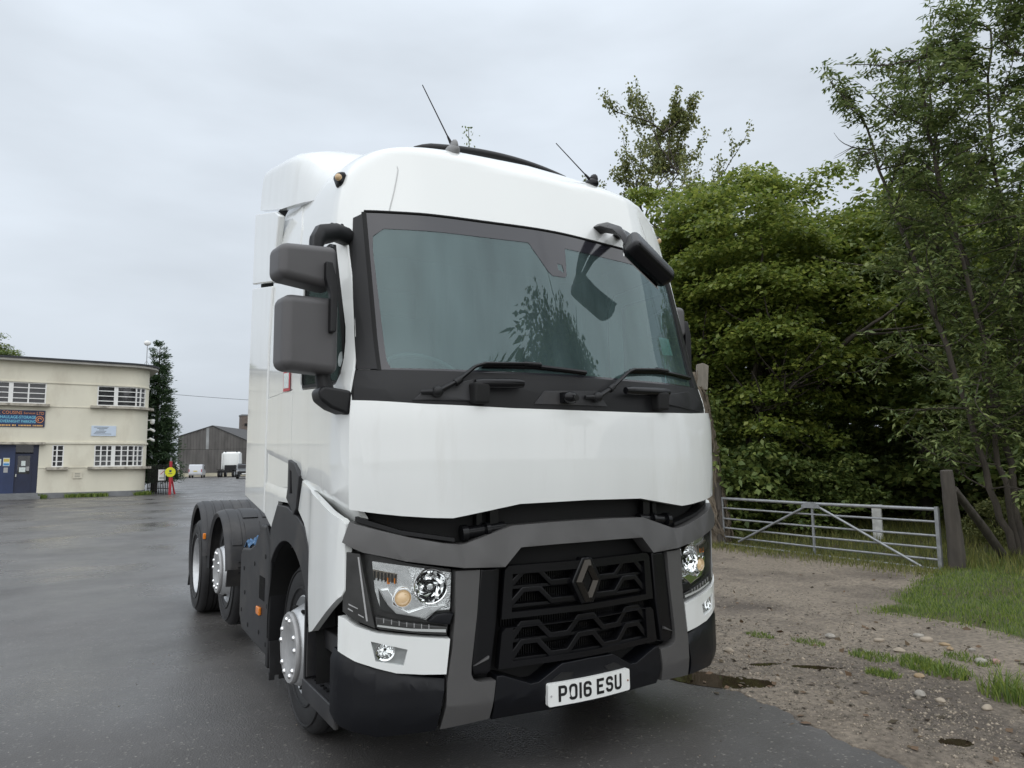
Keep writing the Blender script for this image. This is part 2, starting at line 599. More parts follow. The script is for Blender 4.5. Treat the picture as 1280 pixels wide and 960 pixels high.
# ---- cab shell: closed skin with openings for windscreen and side windows
def build_shell():
    zs = [1.45, 1.7, 1.93, 2.0, 2.06, 2.3, 2.5, 2.7, 2.84, 2.91, 2.97, 3.05, 3.13, 3.2, 3.26, 3.31, 3.35, 3.38, 3.405, 3.43, 3.455, 3.48, 3.51, 3.54, 3.57, 3.60, 3.63, 3.66, 3.69, 3.71]
    n = 260; yc = 1.85
    an = np.linspace(0, 2 * np.pi, n, endpoint=False)
    dx, dy = np.sin(an), -np.cos(an)
    V = []
    for z in zs:
        lo = np.zeros(n); hi = np.full(n, 3.0)
        for _ in range(42):
            m = (lo + hi) / 2
            x, y = dx * m, yc + dy * m
            i = (g_cab(x, y, np.full(n, z)) <= 0) & (y < 2.05)
            lo = np.where(i, m, lo); hi = np.where(i, hi, m)
        V.append(np.stack([dx * lo, yc + dy * lo, np.full(n, z)], -1))
    bm = bmesh.new()
    rows = [[bm.verts.new(p) for p in ring] for ring in V]
    for j in range(len(zs) - 1):
        for i in range(n):
            k = (i + 1) % n
            q = (rows[j][i], rows[j][k], rows[j + 1][k], rows[j + 1][i])
            c = sum((v.co for v in q), Vector()) / 4
            if 2.01 < c.z < 2.95 and abs(c.x) < 1.105 and c.y < .9: continue
            if 2.0 < c.z < 2.84 and abs(c.x) > 1.12 and .36 + (c.z - 2) * .24 < c.y < 1.2: continue
            bm.faces.new(q)
    bm.faces.new(rows[-1])
    bm.faces.new(rows[0][::-1])
    bmesh.ops.recalc_face_normals(bm, faces=bm.faces[:])
    o = finish(bm, "cab_shell", M_SHELL, T, 40, wn=False)
    return o
shell = build_shell()
M_SEAL = mat("sealant", (0.55, 0.56, 0.55), .6)
for s in (-1, 1):                                              # drip seams down the forehead corners
    b = B()
    pts = [front_pt(s * u, z, .001) for u, z in ((.965, 2.975), (.95, 3.03), (.93, 3.1), (.91, 3.18), (.895, 3.25))]
    b.tube([tuple(p) for p in pts] + [(s * .90, .575, 3.335), (s * .935, .60, 3.378)], .004, 6)
    b.obj("roof_seam", M_SEAL, T)

# ---- roof air deflector
def build_fairing():
    bm = bmesh.new()
    ys = [1.02, 1.1, 1.25, 1.45, 1.7, 1.95, 2.2, 2.45, 2.66, 2.70]
    rows = []
    for y in ys:
        top = float(np.interp(y, [1.02, 1.45, 2.0, 2.66, 2.70], [3.585, 3.74, 3.895, 4.055, 4.045]))
        zb = float(np.interp(y, [1.02, 1.45, 1.9, 2.7], [3.20, 3.30, 3.40, 3.645]))
        d = np.concatenate([[0], np.linspace(.06, 1, 20) ** 2.2])
        w0 = pchip([0, .02, .05, .1, .16, .25, .4, .6, 1.0], [0, .50, .76, .95, 1.06, 1.15, 1.205, 1.225, 1.235], d * (top - zb))
        w1 = pchip([0, .008, .02, .04, .07, .12, .2, .4, 1.0], [0, .70, .98, 1.10, 1.165, 1.20, 1.21, 1.22, 1.235], d * (top - zb))
        kk = min(1, max(0, (y - 1.05) / .5))
        w = (w0 * (1 - kk) + w1 * kk) * (.962 + .038 * min(1, max(0, (y - 1.02) / .6)))
        side = [(float(a), y, top - float(q) * (top - zb)) for a, q in zip(w, d)]
        ring = [(-x, yy, z) for x, yy, z in side[::-1]] + side[1:]
        inner = [(x * .965, yy, z - .035 * (1 - abs(x) / 1.3) - (.0 if abs(x) > 1.0 else .01)) for x, yy, z in ring[::-1]]
        rows.append([bm.verts.new(p) for p in ring + inner])
    n_ = len(rows[0])
    for i in range(len(rows) - 1):
        for k in range(n_):
            bm.faces.new((rows[i][k], rows[i][(k + 1) % n_], rows[i + 1][(k + 1) % n_], rows[i + 1][k]))
    h_ = n_ // 2
    for r_ in (rows[0], rows[-1]):
        for k in range(h_ - 1): bm.faces.new((r_[k], r_[k + 1], r_[n_ - 2 - k], r_[n_ - 1 - k]))
    bmesh.ops.recalc_face_normals(bm, faces=bm.faces[:])
    return finish(bm, "roof_deflector", M_WHITE, T, 40, wn=True)
build_fairing()
p = B(); p.prism([(1.5, 3.2), (2.6, 3.2), (2.6, 3.78), (2.0, 3.66), (1.5, 3.5)], "X", -1.10, 1.10); p.obj("deflector_void", M_VOID, T)

# ---- side panels
for s in (-1, 1):
    sm = side_map(s)
    crease = lambda y: np.interp(y, [.3, .41, .7, 1.06, 1.31, 2.07], [1.425, 1.434, 1.468, 1.51, 1.602, 1.696])
    win = [(.585, 2.775), (.66, 2.80), (1.12, 2.80), (1.15, 2.77), (1.15, 2.07), (1.12, 2.03), (.52, 1.99), (.455, 2.0), (.405, 2.05), (.405, 2.13), (.44, 2.3)]
    doorp = [(.312, 1.322), (.316, 1.5), (.32, 1.93), (.345, 2.07), (.44, 2.45), (.545, 2.80), (.60, 2.88), (.70, 2.92), (1.22, 2.90), (1.315, 2.78), (1.325, 2.3), (1.325, 1.60), (1.06, 1.46), (.7, 1.34), (.36, 1.285)]
    door = patch("door", doorp, M_WHITE, T, off=.012, thick=.03, bev=.005, holes=[win], mapper=sm, su=.06, sz=.08,
                 chamfer=lambda y, z: -np.maximum(0, crease(y) - z) * .62)
    # dark shut line behind the door edge
    patch("door_seal", [(.312, 1.45), (.312, 1.93), (.335, 2.07), (.535, 2.81), (.59, 2.90), (.70, 2.935), (1.23, 2.915), (1.332, 2.79), (1.333, 1.61), (1.06, 1.53), (.7, 1.49)], M_VOID, door, off=.004, thick=.02, bev=0, holes=[[(.62, 2.79), (1.13, 2.79), (1.14, 2.06), (.46, 2.02), (.42, 2.12)]], mapper=sm, su=.1, sz=.1)
    inset = [(a * .965 + .8 * .035, z * .97 + 2.4 * .03) for a, z in win]
    patch("window_seal", [(a * 1.02 - .8 * .02, z * 1.015 - 2.4 * .015) for a, z in win], M_GLOSSBLK, door, off=.004, thick=.012, bev=0, holes=[inset], mapper=sm, su=.1, sz=.1)
    patch("side_window", [(a * 1.0, z) for a, z in win], M_SIDEGL, door, off=-.004, thick=.004, bev=0, mapper=sm, su=.1, sz=.1)
    if s < 0:
        patch("round_sticker", circle(.445, 2.13, .028, 16, .04), M_PAPER, door, off=.0, thick=.002, bev=0, mapper=sm, su=None)
    # door handle and grab recess (dark)
    patch("door_handle", [(1.326, 1.623), (1.184, 1.601), (1.072, 1.526), (1.115, 1.34), (1.175, 1.30), (1.361, 1.389), (1.33, 1.45)], M_DIRTYBLK, T, off=.03, thick=.06, bev=.006, mapper=sm, su=None,
          holes=[[(1.28, 1.56), (1.24, 1.55), (1.21, 1.42), (1.29, 1.42)]])
    # white rear cab panel with two creases
    c2 = lambda y: np.interp(y, [1.32, 2.1], [1.46, 1.515])
    rear = patch("cab_side_panel", [(1.338, 2.05), (2.03, 2.05), (2.045, 1.4), (2.045, 1.26), (1.80, 1.172), (1.78, 1.20), (1.64, 1.36), (1.375, 1.36), (1.338, 1.38)], M_WHITE, T, off=.010, thick=.03, bev=.004, mapper=sm, su=.07, sz=.03,
                 chamfer=lambda y, z: -np.where(z < crease(y), np.minimum(.022, (crease(y) - z) * .5), 0) + np.where(z < c2(y), np.minimum(.022, (c2(y) - z) * .35), 0))
    patch("upper_side_panel", [(1.338, 2.062), (2.03, 2.062), (2.03, 3.0), (1.9, 3.25), (1.5, 3.3), (1.36, 3.1), (1.338, 2.8)], M_WHITE, T, off=.005, thick=.02, bev=.003, mapper=sm, su=.08, sz=.08)
    # lower white wing in front of the wheel
    patch("wing_panel", [(.318, 1.30), (.345, 1.325), (1.044, 1.500), (1.055, 1.47), (1.12, 1.33), (.985, 1.262), (.89, 1.15), (.845, 1.0), (.80, .705), (.74, .72), (.45, .885), (.335, .957), (.320, .985)], M_WHITE, T, off=.014, thick=.035, bev=.006, mapper=sm, su=.05, sz=.05,
          chamfer=lambda y, z: .012 * np.clip(((.62 + (1.3 - z) * .05) + .25 - y) / .06, 0, 1))
    # wheel arch moulding
    archp = [(1.81, 1.165), (1.763, 1.215), (1.631, 1.338), (1.371, 1.336), (1.12, 1.292), (.961, 1.241), (.87, 1.13), (.836, 1.0), (.800, .70)] + [(.865, .72)] + arc(1.37, .55, .58, 165, 45, 14)
    patch("wheel_arch", archp, M_DIRTYBLK, T, off=.02, thick=.14, bev=.006, mapper=sm, su=None)
    b = B()
    b.lathe([(.60, -1.24), (.60, -.66), (.62, -.66)], (0, 1.37, .52), 'X', 30, R(-8), R(188))
    if s > 0: bmesh.ops.scale(b.bm, vec=(-1, 1, 1), verts=b.bm.verts[:])
    b.obj("wheel_arch_liner", M_VOID, T)
    # side fairings behind the cab
    def fair(poly, nm):
        p = B()
        p.prism(poly, 'X', s * 1.215, s * 1.262)
        p.bevel(.012, 2)
        return p.obj(nm, M_WHITE, T)
    fair([(2.065, 1.255), (2.770, 1.355), (2.72, 3.00), (2.0, 2.86), (2.06, 2.4)], "side_fairing")
    fair([(1.99, 2.885), (2.72, 3.03), (2.68, 3.60), (1.98, 3.40), (1.84, 3.33)], "side_fairing")
    p = B(); p.box((s * 1.1, 2.42, 2.3), (.2, .55, 2.0)); p.obj("fairing_backing", M_VOID, T)
p = B(); p.box((0, 2.0, 1.9), (2.2, .12, 1.5)); p.obj("cab_back", M_WHITE, T)

# ---- windscreen, black frit band, pillars, scuttle
gl = [(-1.085, 2.062), (1.085, 2.062), (1.085, 2.958), (-1.085, 2.958)]
ws = patch("windscreen", gl, M_GLASS, T, off=.0, thick=.006, bev=0, su=.06, sz=.08)
inner = [(-1.035, 2.072), (1.035, 2.072), (1.050, 2.11), (1.064, 2.74), (1.058, 2.82), (1.0, 2.872), (.085, 2.872), (.06, 2.69), (.045, 2.675), (-.045, 2.675), (-.07, 2.70), (-.17, 2.872), (-1.0, 2.868), (-1.058, 2.82), (-1.064, 2.74), (-1.050, 2.11)]
M_FRIT = mat("frit_band", (.026, .026, .032), .10, spec=.62, var=(3, .06))
patch("frit_band", [(-1.087, 2.060), (1.087, 2.060), (1.087, 2.962), (-1.087, 2.962)], M_FRIT, T, off=.0025, thick=.002, bev=0, holes=[inner, [(.005, 2.72), (.045, 2.705), (.04, 2.755), (.005, 2.76)]], su=.06, sz=.1)
both("windscreen_rubber", [(1.080, 2.06), (1.101, 2.06), (1.101, 2.968), (1.080, 2.968)], M_VOID, T, off=.006, thick=.02, bev=.003, sz=.1, su=None)
both("pillar_trim", [(1.098, 2.066), (1.178, 2.066), (1.165, 2.5), (1.150, 2.80), (1.140, 2.93), (1.10, 2.955)], M_BLACK, T, off=.008, thick=.03, bev=.006, sz=.09)
p = B()
p.tube([tuple(front_pt(u, 2.972, .004)) for u in np.linspace(-1.09, 1.09, 40)], .007, 6)
p.obj("windscreen_seal", M_VOID, T)
scut = patch("scuttle_panel", [(-1.212, 1.90), (-1.0, 1.88), (0, 1.87), (1.0, 1.88), (1.212, 1.90), (1.205, 2.00), (1.182, 2.064), (.6, 2.062), (0, 2.06), (-.6, 2.062), (-1.182, 2.064), (-1.205, 2.0)], M_BLACK, T, off=.004, thick=.05, bev=.008, sz=.05)
patch("wiper_recess", [(-.30, 1.90), (-.235, 1.972), (.115, 1.985), (.18, 1.90)], M_DIRTYBLK, T, off=.012, thick=.02, bev=.006)
patch("wiper_recess", [(-.95, 1.905), (-.90, 1.95), (-.72, 2.0), (-.64, 2.02), (-.64, 1.905)], M_DIRTYBLK, T, off=.016, thick=.02, bev=.008)
patch("wiper_recess", [(.70, 1.93), (.73, 2.0), (.95, 2.03), (1.10, 1.97), (1.12, 1.91), (.95, 1.91)], M_BLACK, T, off=.014, thick=.02, bev=.008)
fp = lambda u, z, o: tuple(front_pt(u, z, o))
for (pu, pz, e1u, e1z, e2u, e2z, e3u, e3z) in ((-.834, 1.948, -.60, 2.105, -.29, 2.12, .05, 2.088), (.088, 1.947, .385, 2.13, .69, 2.152, 1.03, 2.128)):
    w = empty("wiper", (0, 0, 0), T)
    p = B()
    p.tube([fp(pu, pz, .035), fp(pu + .1, pz + .055, .05), fp(e1u - .03, e1z - .02, .055), fp(e1u + .03, e1z, .05), fp(e2u, e2z, .035)], [.018, .015, .012, .012, .010], 8, flat=.8)
    p.ball(fp(pu, pz, .035), .030, 2)
    p.tube([fp(pu + .088, pz + .045, .048), fp(pu + .118, pz + .067, .05)], .019, 10)
    p.tube([fp(pu - .075, pz - .002, .02), fp(pu, pz, .04)], [.012, .014], 8)
    p.obj("wiper_arm", M_BLACK, w)
    p = B()
    us = np.linspace(e1u + .02, e3u, 14); zs_ = np.interp(us, [e1u, e2u, e3u], [e1z - .008, e2z - .012, e3z])
    p.tube([fp(u, z, .022) for u, z in zip(us, zs_)], .010, 6, flat=1.2)
    p.tube([fp(u, z - .012, .010) for u, z in zip(us, zs_)], .005, 6)
    p.tube([fp(e2u - .05, e2z - .003, .032), fp(e2u + .05, e2z - .006, .032)], .014, 8)
    p.obj("wiper_blade", M_GLOSSBLK, w)
for (u0, u1, z, ub) in ((-.645, -.375, 1.995, -.62), (.295, .665, 1.995, .60)):
    g = empty("grab_handle", (0, 0, 0), T)
    p = B()
    p.tube([fp(u, z + .001 * k, .055) for k, u in enumerate(np.linspace(u0, u1, 8))], [.020, .026, .027, .027, .027, .027, .026, .020], 12)
    p.obj("handle_bar", M_GLOSSBLK, g)
    p = B()
    p.box(fp(ub, z - .05, .02), (.09, .10, .11)); p.bevel(.015)
    p.obj("handle_bracket", M_VOID, g)
p = B()
p.ball(fp(-.105, 1.937, .05), .046, 3, (1.0, .8, .72)); p.box(fp(-.105, 1.937, .02), (.08, .05, .055))
cam_ = p.obj("scuttle_camera", M_GLOSSBLK, T)
p = B(); p.lathe([(0, -.02), (.016, -.018), (.018, 0)], fp(-.09, 1.932, .075), 'Y', 16); p.obj("camera_lens", M_VOID, cam_)
patch("tax_sticker", [(.80, 2.265), (.93, 2.275), (.925, 2.39), (.80, 2.385)], mat("paper_disc", (.42, .58, .54), .6, var=(55, .25)), T, off=-.009, thick=.002, bev=0, su=None)

# ---- white bonnet panel, grey beam and the dark gap between them
patch("bonnet_panel", [(-1.207, 1.905), (-.9, 1.885), (-.45, 1.872), (0, 1.868), (.45, 1.872), (.9, 1.885), (1.207, 1.905), (1.207, 1.372), (1.10, 1.352), (1.0, 1.338), (.86, 1.325), (.76, 1.32), (.40, 1.378), (0, 1.385), (-.40, 1.378), (-.76, 1.32), (-.86, 1.325), (-1.0, 1.338), (-1.10, 1.352), (-1.207, 1.372)][::-1],
      M_WHITE, T, off=.045, thick=.07, bev=.014, su=.05, sz=.06, seg=3, chamfer=lambda a, z: -.010 * np.clip((1.60 - z) / .25, 0, 1) ** 2 - .012 * np.clip((z - 1.78) / .12, 0, 1) ** 2)
patch("gap_panel", [(-1.2, 1.15), (1.2, 1.15), (1.2, 1.46), (-1.2, 1.46)], M_VOID, T, off=-.09, thick=.05, bev=0)
for s in (-1, 1):
    h = B()
    h.tube([fp(s * .70, 1.238, -.035), fp(s * .46, 1.258, -.045)], .030, 14)
    h.tube([fp(s * .70, 1.238, -.03), fp(s * .67, 1.24, -.03)], .042, 14)
    h.tube([fp(s * .57, 1.249, -.03), fp(s * .55, 1.25, -.03)], .04, 14)
    h.box(fp(s * .52, 1.31, -.05), (.05, .04, .10)); h.box(fp(s * .60, 1.30, -.06), (.03, .04, .10))
    h.obj("bonnet_hinge", M_GLOSSBLK, T)
both("gap_shelf", [(.74, 1.20), (1.0, 1.245), (1.2, 1.31), (1.2, 1.335), (1.0, 1.265), (.74, 1.218)], M_BLACK, T, off=-.01, thick=.06, bev=.006)
beamp = [(-1.215, 1.312), (-1.10, 1.272), (-.963, 1.233), (-.8, 1.198), (-.72, 1.188), (-.69, 1.192), (-.44, 1.268), (-.2, 1.276), (0, 1.278), (.2, 1.276), (.44, 1.268), (.69, 1.192), (.72, 1.188), (.8, 1.198), (.963, 1.233), (1.10, 1.272), (1.215, 1.312)]
beaml = [(1.235, 1.215), (1.15, 1.168), (.98, 1.122), (.706, 1.076), (.49, 1.066), (.40, 1.158), (.2, 1.163), (0, 1.164)]
beam = patch("grey_beam", beamp + beaml + [(-a, z) for a, z in beaml[::-1][1:]], M_BEAM, T, off=.03, thick=.09, bev=.012, su=.05, seg=3,
      chamfer=lambda a, z: .012 * np.clip((np.interp(np.abs(a), [0, .42, .7, 1.2], [1.24, 1.235, 1.16, 1.28]) - z) / .03, -1, 1))
both("beam_hole", circle(1.186, 1.243, .011, 12), M_VOID, beam, off=.035, thick=.01, bev=0, su=None)

# ---- grille
patch("grille_recess", [(-.64, .30), (.64, .30), (.64, 1.18), (-.64, 1.18)], M_VOID, T, off=-.10, thick=.04, bev=0)
def bars(nm, parent, path, t, off, dep, m):
    """a slat following a zigzag line, tilted so that its upper face catches the sky"""
    P = [Vector((a, z)) for a, z in path]
    up_, lo_ = [], []
    for i, q in enumerate(P):
        a = (P[min(i + 1, len(P) - 1)] - P[max(i - 1, 0)]).normalized()
        nrm = Vector((-a.y, a.x))
        if nrm.y < 0: nrm = -nrm
        k = t if 0 < i < len(P) - 1 else t
        up_.append((q.x + nrm.x * k, q.y + nrm.y * k)); lo_.append((q.x, q.y))
    return patch(nm, up_ + lo_[::-1], m, parent, off=off, thick=dep, bev=.004, su=None, chamfer=None)
def zig(xs, hi, lo, x0, x1):
    """trapezoid wave: list of (flat-top start, flat-top end)"""
    pts = [(x0, lo)] if x0 is not None else []
    w = .072
    for a, c in xs:
        pts += [(a - w, lo), (a, hi), (c, hi), (c + w, lo)]
    if x1 is not None: pts += [(x1, lo)]
    out = []
    for p_ in pts:
        if not out or (Vector(p_) - Vector(out[-1])).length > .004: out.append(p_)
    return out
for nm, z0, z1, rows_, xs, yw in (("upper_grille", .805, 1.066, ((1.018, .948), (.925, .855)), [(-.365, -.285), (.285, .365)], .49), ("lower_grille", .565, .760, ((.757, .683), (.667, .590)), [(-.375, -.30), (-.04, .04), (.30, .375)], .51)):
    g = empty(nm, (0, 0, 0), T)
    top_h = .042 if nm == "upper_grille" else .004
    ins = [(-.445, z0 + .03), (.445, z0 + .03), (.437, z1 - top_h), (-.437, z1 - top_h)]
    fr_ = [(-yw - .012, z0), (yw + .012, z0), (yw - .01, z1 - .02), (yw - .03, z1), (-yw + .03, z1), (-yw + .01, z1 - .02)]
    patch("grille_frame", fr_, M_GLOSSBLK, g, off=.015, thick=.05, bev=.008, holes=[ins])
    for hi, lo in rows_:
        bars("grille_slat", g, zig(xs, hi, lo, -.44, .44), .030, .002, .05, M_GLOSSBLK)
    for hi, lo in rows_:                       # sloping shelf behind each slat
        q = patch("grille_shelf", [(-.44, lo - .004), (.44, lo - .004), (.44, lo + .012), (-.44, lo + .012)], M_GLOSSBLK, g, off=-.012, thick=.05, bev=.004)
ng = 0
p = B()
for k in range(66):
    a = -.48 + k * .96 / 65
    p.box(fp(a, .785, -.055), (.006, .02, .06))
for zz in (.99, .90, .70, .62):
    for k in range(66):
        a = -.43 + k * .86 / 65
        p.box(fp(a, zz, -.062), (.005, .015, .06))
p.obj("grille_fins", M_GLOSSBLK, T, smooth=None)["kind"] = "stuff"
M_EMB = mat("dark_bronze_metal", (.040, .035, .029), .36, metal=.7, var=(10, .1))
emb = patch("emblem_surround", [(-.032, 1.080), (.032, 1.080), (.094, .965), (.094, .945), (.040, .840), (-.040, .840), (-.094, .945), (-.094, .965)], M_GLOSSBLK, T, off=.022, thick=.05, bev=.008, su=None)
def emblem():
    bm = bmesh.new()
    o_ = [(0, 1.073), (.093, .957), (0, .843), (-.093, .957)]
    # outer diamond, ridge, inner diamond: folded faces on each arm
    o2 = [(-.018, 1.068), (.018, 1.068), (.074, .957), (.018, .848), (-.018, .848), (-.074, .957)]
    i2 = [(-.002, 1.012), (.002, 1.012), (.032, .957), (.002, .900), (-.002, .900), (-.032, .957)]
    r2_ = [((a[0] + c[0]) / 2, (a[1] + c[1]) / 2) for a, c in zip(o2, i2)]
    def ring(pts, off): return [bm.verts.new(fp(a, z, off)) for a, z in pts]
    A, Rg, I, Bk = ring(o2, .026), ring(r2_, .046), ring(i2, .026), ring(o2, .015)
    n = 6
    for i in range(n):
        j = (i + 1) % n
        bm.faces.new((A[i], A[j], Rg[j], Rg[i])); bm.faces.new((Rg[i], Rg[j], I[j], I[i])); bm.faces.new((Bk[i], Bk[j], A[j], A[i]))
    bmesh.ops.recalc_face_normals(bm, faces=bm.faces[:])
    return finish(bm, "emblem_diamond", M_EMB, emb, smooth=None)
emblem()
both("bumper_wing", [(.612, 1.060), (.505, 1.060), (.525, .80), (.560, .560), (.585, .548), (.655, .556), (.664, .60), (.645, .80)], M_GLOSSBLK, T, off=.012, thick=.06, bev=.010, su=.04)
both("wing_fin", [(.655, .600), (.575, .640), (.575, .625)], M_BEAM, T, off=.028, thick=.02, bev=.003, su=None)
both("grey_strip", [(.745, 1.062), (.620, 1.060), (.636, .86), (.668, .60), (.668, .562), (.655, .535), (.625, .522), (.540, .518), (.556, .40), (.566, .335), (.815, .318), (.79, .43), (.786, .54), (.762, .70), (.748, .85)], M_BEAM, T, off=.026, thick=.07, bev=.010, su=.04, sz=.06, seg=3,
     chamfer=lambda a, z: -.03 * np.clip((.42 - z) / .1, 0, 1) ** 1.0)
patch("bumper_centre", [(-.545, .320), (.545, .320), (.548, .42), (.532, .535), (.50, .535), (.345, .475), (.30, .478), (.165, .552), (0, .557), (-.165, .552), (-.30, .478), (-.345, .475), (-.50, .535), (-.532, .535), (-.548, .42)], M_BUMPER, T, off=.02, thick=.12, bev=.016, su=.04, sz=.05, seg=3,
      chamfer=lambda a, z: -.04 * np.clip((.40 - z) / .08, 0, 1))
both("bumper_mesh", [(.10, .50), (.17, .51), (.23, .478), (.13, .472)], M_VOID, T, off=.024, thick=.01, bev=0, su=None)
cornp = [(1.225, .675), (1.18, .652), (1.10, .622), (1.0, .593), (.90, .572), (.795, .553), (.80, .50), (.82, .40), (.835, .315), (1.10, .308), (1.20, .335), (1.30, .36), (1.34, .40), (1.34, .70), (1.27, .69)]
both("bumper_corner", cornp, M_BUMPER, T, off=.02, thick=.10, bev=.016, su=.04, sz=.05, seg=3,
     chamfer=lambda a, z: -.018 * np.clip((z - (np.interp(np.abs(a), [.79, 1.0, 1.1, 1.22, 1.4], [.53, .565, .59, .645, .66]))) / .02, 0, 1) - .025 * np.clip((.42 - z) / .1, 0, 1) ** 2)
# ---- white fog lamp panels
fogp = [(1.222, .850), (1.18, .822), (1.10, .789), (1.02, .775), (.90, .757), (.772, .742), (.790, .578), (.90, .586), (1.017, .601), (1.10, .628), (1.18, .661), (1.225, .684), (1.265, .70), (1.265, .862)]
foghole = [(1.123, .752), (.968, .706), (.985, .633), (1.105, .660)]
both("fog_lamp_panel", fogp, M_WHITE, T, off=.022, thick=.06, bev=.006, su=.05, sz=.06, holes=[foghole])
for s in (-1, 1):
    fl = empty("fog_lamp", (0, 0, 0), T)
    q = [(s * a, z) for a, z in [(1.13, .757), (.962, .710), (.980, .627), (1.11, .655)]]
    patch("lamp_bowl", q, M_CAP, fl, off=-.006, thick=.02, bev=0, holes=[[(s * a_, z_) for a_, z_ in circle(1.066, .700, .038, 18, .034)]])
    p = B()
    c0 = Vector(fp(s * 1.066, .702, -.004))
    rot = Vector((s * .35, -1, 0)).normalized()
    n_ = 12; rings = []
    for r_, h_ in ((.006, .026), (.018, .022), (.030, .010), (.038, -.008)):
        rings.append([p.bm.verts.new((r_ * math.cos(2 * math.pi * k / n_), h_ + random.uniform(-.005, .005), r_ * math.sin(2 * math.pi * k / n_))) for k in range(n_)])
    for q0, q1 in zip(rings, rings[1:]):
        for k in range(n_): p.bm.faces.new((q0[k], q0[(k + 1) % n_], q1[(k + 1) % n_], q1[k]))
    p.lathe([(.038, -.010), (.045, -.014), (.046, .02)], (0, 0, 0), 'Y', 28)
    mm = rot.to_track_quat('-Y', 'Z').to_matrix().to_4x4(); mm.translation = c0
    p.bm.transform(mm)
    p.obj("reflector", M_FACET, fl, smooth=None)
    patch("lamp_glass", [(s * a, z) for a, z in foghole], M_LENS, fl, off=.012, thick=.004, bev=0)
